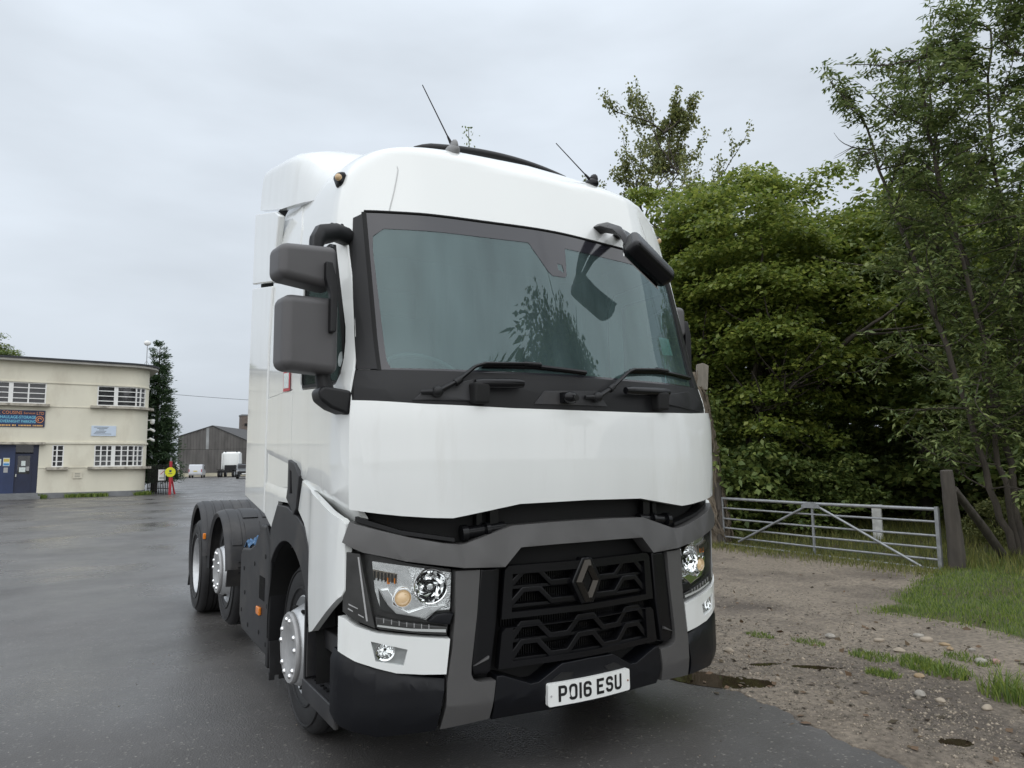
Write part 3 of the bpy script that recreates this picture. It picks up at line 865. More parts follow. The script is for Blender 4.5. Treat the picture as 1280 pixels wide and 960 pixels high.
# ---- headlights
M_INDIC = mat('indicator_smoke', (.22, .19, .16), .2, metal=.4)
M_WARM = mat('warm_reflector', (.62, .42, .24), .25, metal=.6)
M_DRL = mat('drl_plastic', (.45, .46, .45), .3, coat=.3)
for s in (-1, 1):
    hl = empty("headlight", (0, 0, 0), T)
    S_ = lambda pl_: [(s * a, z) for a, z in pl_]
    patch("lamp_housing", S_([(1.155, 1.152), (1.13, 1.15), (.95, 1.10), (.752, 1.064), (.756, .90), (.775, .748), (.90, .762), (1.095, .795), (1.118, .81), (1.24, .87), (1.245, .93), (1.225, 1.17), (1.19, 1.165)]), M_LAMPDARK, hl, off=-.035, thick=.05, bev=.004, holes=[S_(circle(.862, .992, .077, 24, .075))])
    # outer dark side lens with fine light guide lines
    patch("side_lens", S_([(1.215, 1.165), (1.167, 1.160), (1.150, 1.05), (1.125, .90), (1.108, .81), (1.216, .866), (1.245, .885), (1.245, 1.172)]), M_LAMPDARK, hl, off=.016, thick=.07, bev=.006, su=.025)
    patch("lens_line", S_([(1.175, 1.145), (1.169, 1.145), (1.135, .845), (1.141, .845)]), M_SILVER, hl, off=.0185, thick=.004, bev=0, su=None, sz=.06)
    patch("lens_line", S_([(1.215, .905), (1.150, .865), (1.150, .860), (1.215, .899)]), M_SILVER, hl, off=.0185, thick=.004, bev=0, su=None)
    patch("lens_line", S_([(1.212, .925), (1.172, .905), (1.172, .901), (1.212, .919)]), M_SILVER, hl, off=.0185, thick=.004, bev=0, su=None)
    # silver bowl behind the clear lens
    patch("silver_bowl", S_([(1.128, 1.120), (.95, 1.088), (.757, 1.050), (.765, .872), (.83, .872), (.88, .832), (1.09, .895), (1.115, .98)]), M_BOWL, hl, off=-.022, thick=.01, bev=0, holes=[S_(circle(.862, .992, .078, 24, .076))])
    patch("fluted_reflector", S_([(.965, 1.088), (.757, 1.048), (.764, .876), (.83, .876), (.90, .905), (.955, .955), (.945, 1.02)]), M_SPARK, hl, off=-.016, thick=.008, bev=.002, holes=[S_(circle(.862, .992, .080, 24, .078))])
    patch("lower_trim", S_([(1.10, .99), (1.07, .93), (1.0, .865), (.88, .832), (1.09, .893)]), M_LAMPDARK, hl, off=-.014, thick=.012, bev=.003)
    patch("chrome_sweep", S_([(1.09, .985), (1.055, .99), (1.035, .955), (1.03, .915), (.96, .875), (.87, .90), (.79, .895), (.85, .862), (.885, .838), (1.02, .87), (1.06, .915)]), M_CHROME, hl, off=-.004, thick=.02, bev=.004)
    rot = Vector((s * .22, -1, 0)).normalized()
    def place(pb, u, z, off):
        mm = rot.to_track_quat('-Y', 'Z').to_matrix().to_4x4(); mm.translation = Vector(fp(u, z, off)); pb.bm.transform(mm)
    p = B(); n_ = 18; rings = []
    for ri, (r_, h_) in enumerate(((.026, .052), (.042, .047), (.057, .035), (.071, .016), (.080, -.006))):
        rings.append([p.bm.verts.new((r_ * math.cos(2 * math.pi * (k + .5 * (ri % 2)) / n_), h_ + random.uniform(-.009, .009) * (ri < 4), r_ * math.sin(2 * math.pi * (k + .5 * (ri % 2)) / n_))) for k in range(n_)])
    for q0, q1 in zip(rings, rings[1:]):
        for k in range(n_):
            p.bm.faces.new((q0[k], q0[(k + 1) % n_], q1[k])); p.bm.faces.new((q1[k], q0[(k + 1) % n_], q1[(k + 1) % n_]))
    place(p, s * .862, .995, .004); rf = p.obj("reflector", M_FACET, hl, smooth=None)
    p = B(); p.lathe([(.079, -.008), (.084, -.010), (.086, -.003), (.084, .02)], (0, 0, 0), 'Y', 40); place(p, s * .862, .995, .004); p.obj("reflector_rim", M_CHROME, rf)
    p = B(); p.lathe([(0, .010), (.020, .012), (.025, .02), (.026, .055)], (0, 0, 0), 'Y', 24); place(p, s * .862, .990, .004); p.obj("bulb_shield", M_GLOSSBLK, rf)
    p = B(); p.lathe([(0, .004), (.014, .006), (.017, .012)], (0, 0, 0), 'Y', 20); place(p, s * .862, .990, .004); p.obj("bulb_cap", M_CHROME, rf)
    p = B(); p.lathe([(.043, .03), (.047, .0), (.044, -.012), (.040, -.012), (.038, .0)], (0, 0, 0), 'Y', 32); place(p, s * .990, .945, .0); pr = p.obj("projector_ring", M_CHROME, hl)
    p = B(); p.lathe([(0, -.014), (.018, -.012), (.030, -.005), (.038, .006)], (0, 0, 0), 'Y', 28); place(p, s * .990, .945, .0); p.obj("projector_lens", M_PROJ, pr)
    p = B(); p.lathe([(.052, .012), (.060, .02), (.066, .03)], (0, 0, 0), 'Y', 32); place(p, s * .977, .938, -.008); p.obj("projector_bezel", M_WARM, hl)
    ind = patch("indicator", S_([(1.122, 1.083), (1.015, 1.058), (1.017, 1.013), (1.12, 1.045)]), M_INDIC, hl, off=-.010, thick=.01, bev=0)
    p = B()
    for k in range(7):
        p.box(fp(s * (1.022 + k * .0155), 1.035 + k * .0033, -.003), (.006, .008, .042))
    p.obj("indicator_rib", M_LAMPDARK, ind, smooth=None)
    p = B(); p.box(fp(s * 1.055, 1.028, -.004), (.012, .006, .03)); p.box(fp(s * 1.024, 1.026, -.004), (.012, .006, .026)); p.obj("indicator_bulb", M_AMBER, ind, smooth=None)
    # daytime running strip
    drl = patch("daylight_strip", S_([(1.108, .862), (1.0, .833), (.88, .812), (.783, .797), (.784, .768), (.90, .782), (1.0, .797), (1.107, .818)]), M_LAMPDARK, hl, off=.010, thick=.03, bev=.004)
    patch("light_bar", S_([(1.100, .826), (.95, .800), (.79, .786), (.79, .772), (.95, .789), (1.10, .818)]), M_DRL, drl, off=.0125, thick=.003, bev=0)
    p = B()
    for k in range(7):
        u = .87 + k * .034; z = float(np.interp(u, [.783, .9, 1.0, 1.107], [.79, .803, .823, .848])); p.box(fp(s * u, z + .004, .011), (.003, .006, .022))
    p.obj("strip_divider", M_SILVER, drl, smooth=None)["kind"] = "stuff"
    patch("lamp_corner_trim", S_([(.752, .860), (.835, .860), (.873, .826), (.77, .806)]), M_BUMPER, hl, off=.014, thick=.04, bev=.005)
    patch("clear_lens", S_([(1.138, 1.128), (.95, 1.092), (.753, 1.056), (.760, .862), (.835, .862), (.88, .826), (1.10, .890), (1.122, .98)]), M_LENS, hl, off=.014, thick=.004, bev=0)

# ---- number plate with its lettering
pl_ = patch("number_plate", rrect(-.262, .262, .354, .466, .012), M_PLATE, T, off=.045, thick=.03, bev=.002, su=.1)
def glyph(path, t=.0145):
    """stroke polyline widened to a band; list of (x, z) in plate metres"""
    return path
def stroke(bm_pts, x0, path, t=.0145):
    P = [Vector((x0 + a, z)) for a, z in path]
    closed = (P[0] - P[-1]).length < 1e-6
    if closed: P = P[:-1]
    n = len(P); L_, R_ = [], []
    for i in range(n):
        if closed: a, c = P[i - 1], P[(i + 1) % n]
        else: a, c = P[max(0, i - 1)], P[min(n - 1, i + 1)]
        d1 = (P[i] - a).normalized() if (P[i] - a).length > 1e-9 else (c - P[i]).normalized()
        d2 = (c - P[i]).normalized() if (c - P[i]).length > 1e-9 else d1
        tt = (d1 + d2).normalized(); nn = Vector((-tt.y, tt.x)); k = (t / 2) / max(.5, nn.dot(Vector((-d1.y, d1.x))))
        L_.append(P[i] + nn * k); R_.append(P[i] - nn * k)
    return L_, R_, closed
Hh, Wd, t_ = .079, .050, .0145
i0, i1, j0, j1 = t_ / 2, Wd - t_ / 2, t_ / 2, Hh - t_ / 2
def A_(cx, cz, r, a0, a1, n=6): return arc(cx, cz, r, a0, a1, n)
rr = .014
GL = {
 'P': [[(i0, 0), (i0, j1), (i1 - rr, j1)] + A_(i1 - rr, j1 - rr, rr, 90, 0) + A_(i1 - rr, .034 + rr, rr, 0, -90) + [(i0 + .004, .034)]],
 'O': [[(i0, .02)] + A_(i0 + rr, j0 + rr, rr, 180, 270) + A_(i1 - rr, j0 + rr, rr, 270, 360) + A_(i1 - rr, j1 - rr, rr, 0, 90) + A_(i0 + rr, j1 - rr, rr, 90, 180) + [(i0, .02)]],
 '1': [[(t_ / 2, 0), (t_ / 2, Hh)]],
 '6': [[(i1, j1 - .016)] + A_(i1 - rr, j1 - rr, rr, 0, 90) + A_(i0 + rr, j1 - rr, rr, 90, 180) + A_(i0 + rr, j0 + rr, rr, 180, 270) + A_(i1 - rr, j0 + rr, rr, 270, 360) + A_(i1 - rr, .043 - rr, rr, 0, 90) + [(i0 + .004, .043)]],
 'E': [[(Wd - .002, j0), (i0, j0), (i0, j1), (Wd - .002, j1)], [(i0, .041), (Wd - .010, .041)]],
 'S': [[(i1, j1 - .017)] + A_(i1 - rr, j1 - rr, rr, 0, 90) + A_(i0 + rr, j1 - rr, rr, 90, 180) + A_(i0 + rr, .0405 + rr, rr, 180, 270)[:-1] + [(i0 + rr, .0405), (i1 - rr, .0405)] + A_(i1 - rr, .0405 - rr, rr, 90, 0)[1:] + A_(i1 - rr, j0 + rr, rr, 0, -90) + A_(i0 + rr, j0 + rr, rr, 270, 180) + [(i0, j0 + .017)]],
 'U': [[(i0, Hh), (i0, j0 + rr)] + A_(i0 + rr, j0 + rr, rr, 180, 270) + A_(i1 - rr, j0 + rr, rr, 270, 360) + [(i1, Hh)]],
}
x = -.262 + .058
z0 = .354 + .019
for ch in "PO16 ESU":
    if ch == ' ':
        x += .033 - .011
        continue
    bm = bmesh.new()
    for path in GL[ch]:
        q = []
        for p_ in path:
            if not q or (Vector(p_) - Vector(q[-1])).length > 5e-4: q.append(p_)
        L_, R_, closed = stroke(None, x, q)
        a = [bm.verts.new(fp(v.x, z0 + v.y, .0463)) for v in L_]; c = [bm.verts.new(fp(v.x, z0 + v.y, .0463)) for v in R_]
        for i in range(len(a) - (0 if closed else 1)):
            j = (i + 1) % len(a)
            try: bm.faces.new((a[i], a[j], c[j], c[i]))
            except ValueError: pass
    if ch == 'E': pass
    finish(bm, "plate_letter", M_INK, pl_, smooth=None)
    x += (.0145 if ch == '1' else .050) + .011
for sx in (-.245, .245):
    p = B(); p.ball(fp(sx, .407, .047), .006, 1, (1, .5, 1)); p.obj("plate_screw", M_SILVER if sx < 0 else mat("rusty_screw", (.28, .14, .07), .7), pl_)

# ---- mirrors
def rbox(c, d, bev_, nm, m, parent, rot=None, taper=None):
    p = B(); p.box((0, 0, 0), d)
    if taper:
        for v in p.bm.verts:
            v.co = Vector(taper(v.co))
    p.bevel(bev_, 4)
    mm = (rot.to_4x4() if rot else Matrix.Identity(4)); mm.translation = Vector(c)
    p.bm.transform(mm)
    return p.obj(nm, m, parent)
for s in (-1, 1):
    mr_ = empty("mirror_assembly", (0, 0, 0), T)
    if s > 0:                                             # passenger side mirror is folded back along the door
        mr_.matrix_local = Matrix.Translation((1.165, .53, 0)) @ Matrix.Rotation(R(80), 4, 'Z') @ Matrix.Translation((-1.30, -.42, 0))
    rz = Matrix.Rotation(R(-8 * s), 3, 'Z')
    big = rbox((s * 1.435, .375, 2.225), (.285, .17, .365), .045, "mirror_housing", M_MIRROR, mr_, rz, lambda c: (c.x * (1 + .06 * (c.z > 0) * 0), c.y, c.z * (1.0 if s * c.x > 0 else 1.06)))
    sm_ = rbox((s * 1.455, .375, 2.570), (.295, .18, .200), .04, "mirror_housing", M_MIRROR, mr_, rz, lambda c: (c.x, c.y, c.z * (.85 if s * c.x > 0 else 1.12)))
    rbox((s * 1.435, .464, 2.225), (.25, .012, .32), .004, "mirror_glass", M_CHROME, big, rz)
    rbox((s * 1.455, .468, 2.565), (.25, .012, .15), .004, "mirror_glass", M_CHROME, sm_, rz)
    p = B()
    p.prism([(s * 1.372, 2.585), (s * 1.338, 2.585), (s * 1.308, 2.475), (s * 1.314, 2.235), (s * 1.346, 2.232), (s * 1.346, 2.42), (s * 1.372, 2.50)], 'Y', .262, .31); p.bevel(.008)
    p.obj("mirror_link", M_BLACK, mr_)
    p = B()
    p.tube([(s * 1.335, .39, 2.10), (s * 1.34, .40, 2.02), (s * 1.325, .39, 1.95)], [.038, .04, .045], 8)
    p.bevel(.006, 1)
    p.obj("mirror_arm", M_BLACK, mr_)
    p = B()
    p.prism([(s * 1.215, 1.955), (s * 1.36, 1.975), (s * 1.385, 1.95), (s * 1.375, 1.905), (s * 1.32, 1.865), (s * 1.225, 1.83)], 'Y', .31, .46); p.bevel(.018, 3)
    p.obj("mirror_foot", M_BLACK, mr_)
    p = B()
    if s > 0: p.tube([(1.40, .38, 2.60), (1.39, .40, 2.70), (1.34, .42, 2.72)], .034, 8)
    else: p.tube([(s * 1.395, .37, 2.64), (s * 1.39, .38, 2.71), (s * 1.365, .40, 2.755), (s * 1.27, .46, 2.80), (s * 1.175, .55, 2.815)], [.034, .038, .04, .036, .036], 8, flat=1.4)
    p.obj("mirror_top_arm", M_BLACK, mr_)
# front kerb mirror above the passenger corner of the windscreen
km = empty("kerb_mirror", (0, 0, 0), T)
p = B()
p.tube([(.43, .43, 3.085), (.435, .33, 3.07), (.425, .20, 3.01), (.405, .12, 2.94), (.395, .08, 2.875)], [.060, .060, .050, .036, .030], 4, flat=.62); p.bevel(.010, 2)
p.obj("mirror_bracket", M_GLOSSBLK, km)
p = B()
p.tube([(.61, .45, 3.07), (.575, .34, 3.055), (.50, .22, 3.0), (.43, .12, 2.90)], [.050, .050, .042, .028], 4, flat=.62); p.bevel(.010, 2)
p.obj("mirror_bracket", M_GLOSSBLK, km)
def kerb():
    p = B(); p.box((0, 0, 0), (.385, .13, .205))
    for v in p.bm.verts:                                   # narrower towards the outer end, domed front
        if v.co.x > 0: v.co.z *= .62
        if v.co.y > 0: v.co.x *= .95; v.co.z *= .92
    p.bevel(.045, 4)
    mm = (Matrix.Rotation(R(33), 4, 'Y') @ Matrix.Rotation(R(-38), 4, 'X')); mm.translation = Vector((.535, .06, 2.795))
    p.bm.transform(mm)
    o = p.obj("mirror_housing", M_GLOSSBLK, km)
    p = B(); p.box((0, .066, 0), (.31, .006, .12)); p.bm.transform(mm); p.obj("mirror_glass", M_CHROME, o)
kerb()

# ---- roof furniture
for s in (-1, 1):
    an = empty("aerial", (0, 0, 0), T)
    p = B()
    p.ball((s * .523, .60, 3.462), 1, 3, (.04, .075, .045)); p.ball((s * .525, .57, 3.485), 1, 2, (.022, .045, .045))
    p.obj("aerial_base", mat("aerial_grey", (.20, .20, .20), .45) if s < 0 else M_GLOSSBLK, an)
    p = B()
    a, c = Vector((s * .52, .59, 3.49)), (Vector((-.718, .60, 3.84)) if s < 0 else Vector((.244, .60, 3.697)))
    p.tube([a, a.lerp(c, .18)], [.013, .006], 8); p.tube([a.lerp(c, .17), c], [.0042, .003], 6)
    p.obj("aerial_rod", M_GLOSSBLK, an)
p = B()
xs_ = np.linspace(-.63, .63, 24)
p.tube([(x_, .88 + .05 * (x_ / .6) ** 2, 3.648 - .045 * (x_ / .63) ** 2) for x_ in xs_], [.008 if abs(x_) > .61 else .022 if abs(x_) > .55 else .030 for x_ in xs_], 10)
p.obj("roof_bar", M_BLACK, T)
for s in (-1, 1):
    mk = empty("marker_lamp", (0, 0, 0), T)
    c0 = Vector((s * 1.172, .705, 3.195))
    p = B(); p.box(c0, (.06, .085, .075), Matrix.Rotation(R(20 * s), 3, 'Y')); p.bevel(.018, 2); p.obj("marker_body", M_GLOSSBLK, mk)
    p = B(); p.ball(c0 + Vector((s * .022, -.032, 0)), .022, 2, (1, .8, 1)); p.obj("marker_lens", mat("pale_amber", (.55, .38, .20), .2, coat=.5), mk)
p = B(); p.prism([(1.58, 2.19), (1.40, 2.18), (1.40, 2.055), (1.575, 2.062)], 'X', -1.2625, -1.2615); o = p.obj("warning_sticker", M_RED, T, smooth=None)
p = B(); p.prism([(1.565, 2.18), (1.43, 2.172), (1.43, 2.075), (1.56, 2.082)], 'X', -1.264, -1.263); p.obj("sticker_panel", M_PAPER, o, smooth=None)

# ---- cab interior
it = empty("cab_interior", (0, 0, 0), T)
p = B(); p.box((0, 1.1, 1.62), (2.3, 1.7, .04)); p.obj("cab_floor", M_VOID, it)
p = B(); p.prism([(.36, 1.64), (.30, 1.98), (.42, 2.035), (.80, 2.05), (.95, 1.95), (.95, 1.64)], 'X', -1.12, 1.12); p.bevel(.03, 2); p.obj("dashboard", M_DASH, it)
p = B()
cv = [(x_, 1.30 + .035 * math.sin(x_ * 26)) for x_ in np.linspace(-1.19, 1.19, 90)]
v0 = [p.bm.verts.new((a, y_, 1.64)) for a, y_ in cv]; v1 = [p.bm.verts.new((a, y_, 3.2)) for a, y_ in cv]
for i in range(len(cv) - 1): p.bm.faces.new((v0[i], v0[i + 1], v1[i + 1], v1[i]))
p.obj("curtain", M_CURTAIN, it)
p = B(); p.box((0, 1.0, 2.99), (1.8, .6, .03)); p.obj("headliner", M_HEADLIN, it)
for s in (-1, 1):
    p = B()
    p.box((s * .62, 1.06, 1.92), (.5, .45, .12)); p.box((s * .62, 1.22, 2.25), (.48, .12, .62), Matrix.Rotation(R(-8), 3, 'X')); p.box((s * .62, 1.25, 2.64), (.28, .09, .18)); p.bevel(.035, 3)
    p.obj("seat", M_SEAT, it)
p = B()
ring = [(-.64 + .23 * math.cos(a), .74 + .23 * math.sin(a) * .80, 2.12 + .23 * math.sin(a) * .60) for a in np.linspace(0, 2 * math.pi, 40)]
p.tube(ring, .014, 8)
p.tube([(-.86, .74, 2.12), (-.64, .75, 2.10), (-.42, .74, 2.12)], .02, 8); p.tube([(-.64, .75, 2.10), (-.64, .85, 1.9)], .05, 10)
p.obj("steering_wheel", mat("wheel_grey", (.30, .31, .31), .5), it)

# ---- chassis, steps, skirts, mudguards
ch = B()
for s in (-1, 1): ch.box((s * .42, 3.9, .88), (.09, 5.6, .28))
for y_ in (2.4, 3.4, 4.9, 6.5): ch.box((0, y_, .88), (.8, .12, .22))
ch.box((0, 1.3, .95), (1.3, 1.7, .5)); ch.box((0, .7, .6), (1.2, .8, .35)); ch.box((0, 2.3, .75), (1.5, 1.1, .6))
ch.box((0, 5.0, 1.1), (.9, .8, .06)); ch.tube([(-1.0, 1.37, .5), (1.0, 1.37, .5)], .07, 10); ch.tube([(-1.0, 4.15, .6), (1.0, 4.15, .6)], .07, 10); ch.tube([(-1.0, 5.58, .5), (1.0, 5.58, .5)], .09, 10)
ch.ball((0, 5.58, .5), .22, 2)
ch.obj("chassis_frame", M_VOID, T)
for s in (-1, 1):
    st = empty("cab_step", (0, 0, 0), T)
    p = B(); p.box((s * .98, .70, .60), (.03, .78, .58)); p.box((s * 1.10, 1.01, .60), (.28, .03, .52)); p.obj("step_well", M_BLACK, st)
    p = B(); p.prism([(s * .98, .855), (s * 1.235, .855), (s * 1.235, .42), (s * .98, .42)], 'Y', .985, 1.03); p.bevel(.006); p.obj("step_side", M_DIRTYBLK, st)
    for z_, y0_, y1_, x1_ in ((.395, .42, 1.03, 1.235), (.70, .42, .80, 1.18)):
        p = B()
        p.box((s * (x1_ + .96) / 2, (y0_ + y1_) / 2, z_), (x1_ - .96, y1_ - y0_, .03)); p.box((s * x1_, (y0_ + y1_) / 2, z_ - .035), (.025, y1_ - y0_, .10)); p.bevel(.006, 1)
        tr_ = p.obj("step_tread", M_DIRTYBLK, st)
        p = B()
        for i in range(10):
            for j in range(4): p.box((s * (x1_ - .04 - j * .05), y0_ + .06 + i * (y1_ - y0_ - .1) / 9, z_ + .018), (.02, .02, .012))
        p.obj("tread_stud", M_BLACK, tr_, smooth=None)["kind"] = "stuff"
    # side skirt box
    sk = empty("side_skirt", (0, 0, 0), T)
    p = B()
    p.prism([(2.02, .28), (1.985, 1.03), (2.12, 1.165), (2.36, 1.165), (2.58, 1.0), (2.75, .955), (3.06, .93), (3.12, .88), (3.12, .40), (3.02, .30), (2.6, .285)], 'X', s * .72, s * 1.215); p.bevel(.022, 2)
    p.obj("skirt_panel", M_DIRTYBLK, sk)
    p = B(); p.prism([(1.96, .24), (1.92, 1.05), (2.08, 1.175), (2.13, 1.15), (2.0, 1.02), (2.03, .24)], 'X', s * .75, s * 1.235); p.bevel(.008); p.obj("skirt_edge", M_BLACK, sk)
    p = B(); p.prism([(s * .72, .20), (s * 1.22, .20), (s * 1.23, .42), (s * .72, .42)], 'Y', 1.93, 1.955); p.obj("mud_flap", M_RUBBER, sk)
    p = B()
    for k in range(8): p.box((s * (.76 + k * .064), 1.943, .195), (.035, .022, .05))
    p.obj("flap_fringe", M_RUBBER, sk, smooth=None)
    p = B()
    for k in range(5): p.box((s * 1.217, 2.20 + k * .035, .72), (.008, .012, .16))
    p.obj("skirt_vent", M_VOID, sk, smooth=None)
    p = B()
    for (y_, z_) in ((2.18, .95), (2.55, .86), (2.95, .78), (2.10, .62), (2.35, .40), (2.75, .38), (3.02, .45), (2.12, .36), (2.9, .60)): p.lathe([(0, s * .003), (.016, s * .003), (.016, 0)], (s * 1.216, y_, z_), 'X', 12)
    p.obj("skirt_bolt", M_VOID, sk)
    p = B(); p.box((s * 1.225, 2.33, .555), (.02, .10, .055)); p.bevel(.006); p.obj("side_marker", M_AMBER, sk)
    p = B(); p.prism([(1.40, 1.085), (1.75, 1.045), (1.95, 1.02), (1.95, 1.06), (1.75, 1.085), (1.42, 1.12)], 'X', s * .95, s * 1.18); p.bevel(.01); p.obj("step_ledge", M_BEAM, sk)
    # mudguards
    for (yc_, zc_, a0, a1, nr, nm) in ((4.15, .60, -2, 172, 9, "mudguard"), (5.60, .62, -32, 176, 11, "mudguard")):
        # lathe angle 0 points to +Y (rear), 180 to -Y (front)
        g = empty(nm, (0, 0, 0), T)
        p = B()
        p.lathe([(.51, s * 1.235), (.545, s * 1.252), (.565, s * 1.24), (.575, s * 1.20), (.575, s * .62), (.555, s * .62), (.555, s * 1.19), (.51, s * 1.235)], (0, yc_, zc_), 'X', 48, R(a0), R(a1))
        p.obj("guard_shell", M_DIRTYBLK, g)
        if yc_ < 5:
            p = B(); p.prism([(yc_ - .575, zc_ + .09), (yc_ - .555, zc_ + .09), (yc_ - .50, zc_ - .06), (yc_ - .53, zc_ - .06)], 'X', s * .62, s * 1.24); p.obj("guard_skirt", M_DIRTYBLK, g)
        if yc_ < 5: bands = [(1.195, 1.10, 18, 150), (1.075, .93, 62, 118), (.90, .76, 62, 118), (1.075, .93, 124, 160), (.74, .64, 18, 150)]
        else: bands = [(1.20 - .094 * k, 1.20 - .094 * k - .080, a0 + 10, a1 - 10) for k in range(6)]
        for x1_, x0_, b0_, b1_ in bands:                  # raised bands running round the guard
            p = B(); p.lathe([(.572, s * x1_), (.583, s * (x1_ - .008)), (.583, s * (x0_ + .008)), (.572, s * x0_)], (0, yc_, zc_), 'X', 26, R(b0_), R(b1_)); p.obj("guard_rib", M_DIRTYBLK, g)
        if yc_ < 5:
            p = B(); p.prism([(yc_ - .579, zc_ + .02), (yc_ - .572, zc_ + .02), (yc_ - .520, zc_ + .27), (yc_ - .530, zc_ + .27)], 'X', s * .90, s * 1.02); p.obj("guard_pocket", M_VOID, g)
            for k in range(3):
                p = B(); p.box((s * .98, yc_ - .576, zc_ + .06 + k * .045), (.34, .012, .010)); p.obj("guard_slit", M_VOID, g)
        if yc_ > 5:
            p = B(); p.prism([(6.06, .50), (6.09, .50), (6.26, .20), (6.22, .20)], 'X', s * .62, s * 1.24); p.obj("mud_flap", M_RUBBER, g)
            p = B(); p.box((s * 1.235, 5.055, .86), (.03, .02, .06)); p.bevel(.006); p.obj("side_marker", M_AMBER, g)
# ---- wheels
def wheel(s, y, z, kind):
    w = empty({"front": "front_wheel", "mid": "lift_axle_wheel", "drive": "drive_wheel"}[kind], (0, 0, 0), T)
    xo = 1.235 if kind == "drive" else 1.15
    def tyre(x1, x0):
        p = B(); m_ = (x0 + x1) / 2; g = .012
        pr = [(.285, x1 - .02), (.30, x1 - .004), (.36, x1 + .010), (.42, x1 + .012), (.462, x1 + .002), (.487, x1 - .018), (.497, x1 - .035)]
        prof = pr + [(.500, m_ + .085), (.500 - g, m_ + .083), (.500 - g, m_ + .072), (.501, m_ + .07), (.501, m_ + .025), (.501 - g, m_ + .023), (.501 - g, m_ + .012), (.501, m_ + .01)]
        prof = prof + [(r_, 2 * m_ - h_) for r_, h_ in prof[::-1]]
        p.lathe([(r_, s * h_) for r_, h_ in prof], (0, y, z), 'X', 72)
        return p.obj("tyre", M_RUBBER, w, wn=False)
    ty = tyre(xo, xo - .30)
    p = B()                                               # raised sidewall bands
    for r0_ in (.335, .44):
        p.lathe([(r0_, s * (xo + .006)), (r0_ + .004, s * (xo + .016)), (r0_ + .010, s * (xo + .016)), (r0_ + .014, s * (xo + .008))], (0, y, z), 'X', 72)
    p.obj("sidewall_band", M_RUBBER, ty, wn=False)
    if kind == "drive": tyre(xo - .335, xo - .635)
    p = B()
    if kind == "drive":
        p.lathe([(.288, s * (xo - .015)), (.296, s * (xo - .006)), (.288, s * xo), (.275, s * (xo - .02)), (.262, s * (xo - .06)), (.258, s * (xo - .15)), (.24, s * (xo - .17)), (.14, s * (xo - .17)), (.13, s * (xo - .10)), (.10, s * (xo - .08)), (0, s * (xo - .08))], (0, y, z), 'X', 64)
        rim = p.obj("rim", M_STEEL, w, wn=False)
        p = B()
        for k in range(10):
            a = 2 * math.pi * k / 10; p.lathe([(0, s * .03), (.014, s * .03), (.016, 0)], (s * (xo - .17), y + .165 * math.cos(a), z + .165 * math.sin(a)), 'X', 8)
        p.obj("wheel_nuts", M_CAP, rim)
        return w
    p.lathe([(.288, s * (xo - .015)), (.296, s * (xo - .006)), (.288, s * xo), (.278, s * (xo - .02)), (.268, s * (xo - .06)), (.262, s * (xo - .075)), (.255, s * (xo - .05)), (.245, s * (xo - .01)), (.215, s * (xo + .055)), (.205, s * (xo + .065)), (.15, s * (xo + .065))], (0, y, z), 'X', 72)
    rim = p.obj("rim", M_STEEL, w, wn=False)
    for k in range(8):                                    # hand holes round the disc
        a = 2 * math.pi * (k + .5) / 8
        p = B(); p.ball((0, 0, 0), 1, 2, (.012, .026, .019)); nrm = Matrix.Rotation(a, 4, 'X') @ Matrix.Rotation(R(-65 * s * -1), 4, 'Z') if False else Matrix.Rotation(a, 4, 'X')
        p.bm.transform(Matrix.Translation((s * (xo + .022), y, z)) @ nrm @ Matrix.Translation((0, .231, 0)) @ Matrix.Rotation(R(-62 * s), 4, 'Z'))
        p.obj("hand_hole", M_VOID, rim)
    p = B()
    p.lathe([(.10, s * (xo + .03)), (.188, s * (xo + .045)), (.205, s * (xo + .066)), (.207, s * (xo + .082)), (.198, s * (xo + .094)), (.125, s * (xo + .094)), (.118, s * (xo + .088)), (0, s * (xo + .088))], (0, y, z), 'X', 64)
    cap = p.obj("hub_cap", M_CAP, w, wn=False)
    for k in range(10):
        a = 2 * math.pi * (k // 2) / 5 + (.22 if k % 2 else -.22) + R(18)
        p = B(); p.ball((s * (xo + .094), y + .163 * math.cos(a), z + .163 * math.sin(a)), .017, 2, (.9, 1, 1)); p.obj("nut_cover", M_CHROME, cap)
    p = B()
    for k in range(24):
        a = 2 * math.pi * k / 24; p.box((s * (xo + .055), y + .198 * math.cos(a), z + .198 * math.sin(a)), (.03, .014, .02), Matrix.Rotation(a, 3, 'X'))
    p.obj("cap_lug", M_CAP, cap, smooth=None)
    return w
for s in (-1, 1):
    wheel(s, 1.372, .50, "front"); wheel(s, 4.15, .615, "mid"); wheel(s, 5.58, .50, "drive")

# ---- blue rag lying on the skirt box
bm = bmesh.new()
bmesh.ops.create_grid(bm, x_segments=14, y_segments=14, size=.5)
for v in bm.verts:
    x_, y_ = v.co.x, v.co.y
    r_ = math.hypot(x_, y_)
    v.co = Vector((x_ * .16, y_ * .30, .055 * math.exp(-r_ * r_ * 5) + .030 * math.sin(x_ * 13 + 1) * math.sin(y_ * 10) + .03))
bmesh.ops.solidify(bm, geom=bm.faces[:], thickness=.006)
rag = finish(bm, "rag", M_BLUE, None, 60, wn=False, loc=(-1.12, 2.92, .925))
tag(rag, "crumpled blue cloth lying on top of the black box behind the front wheel", "cloth")
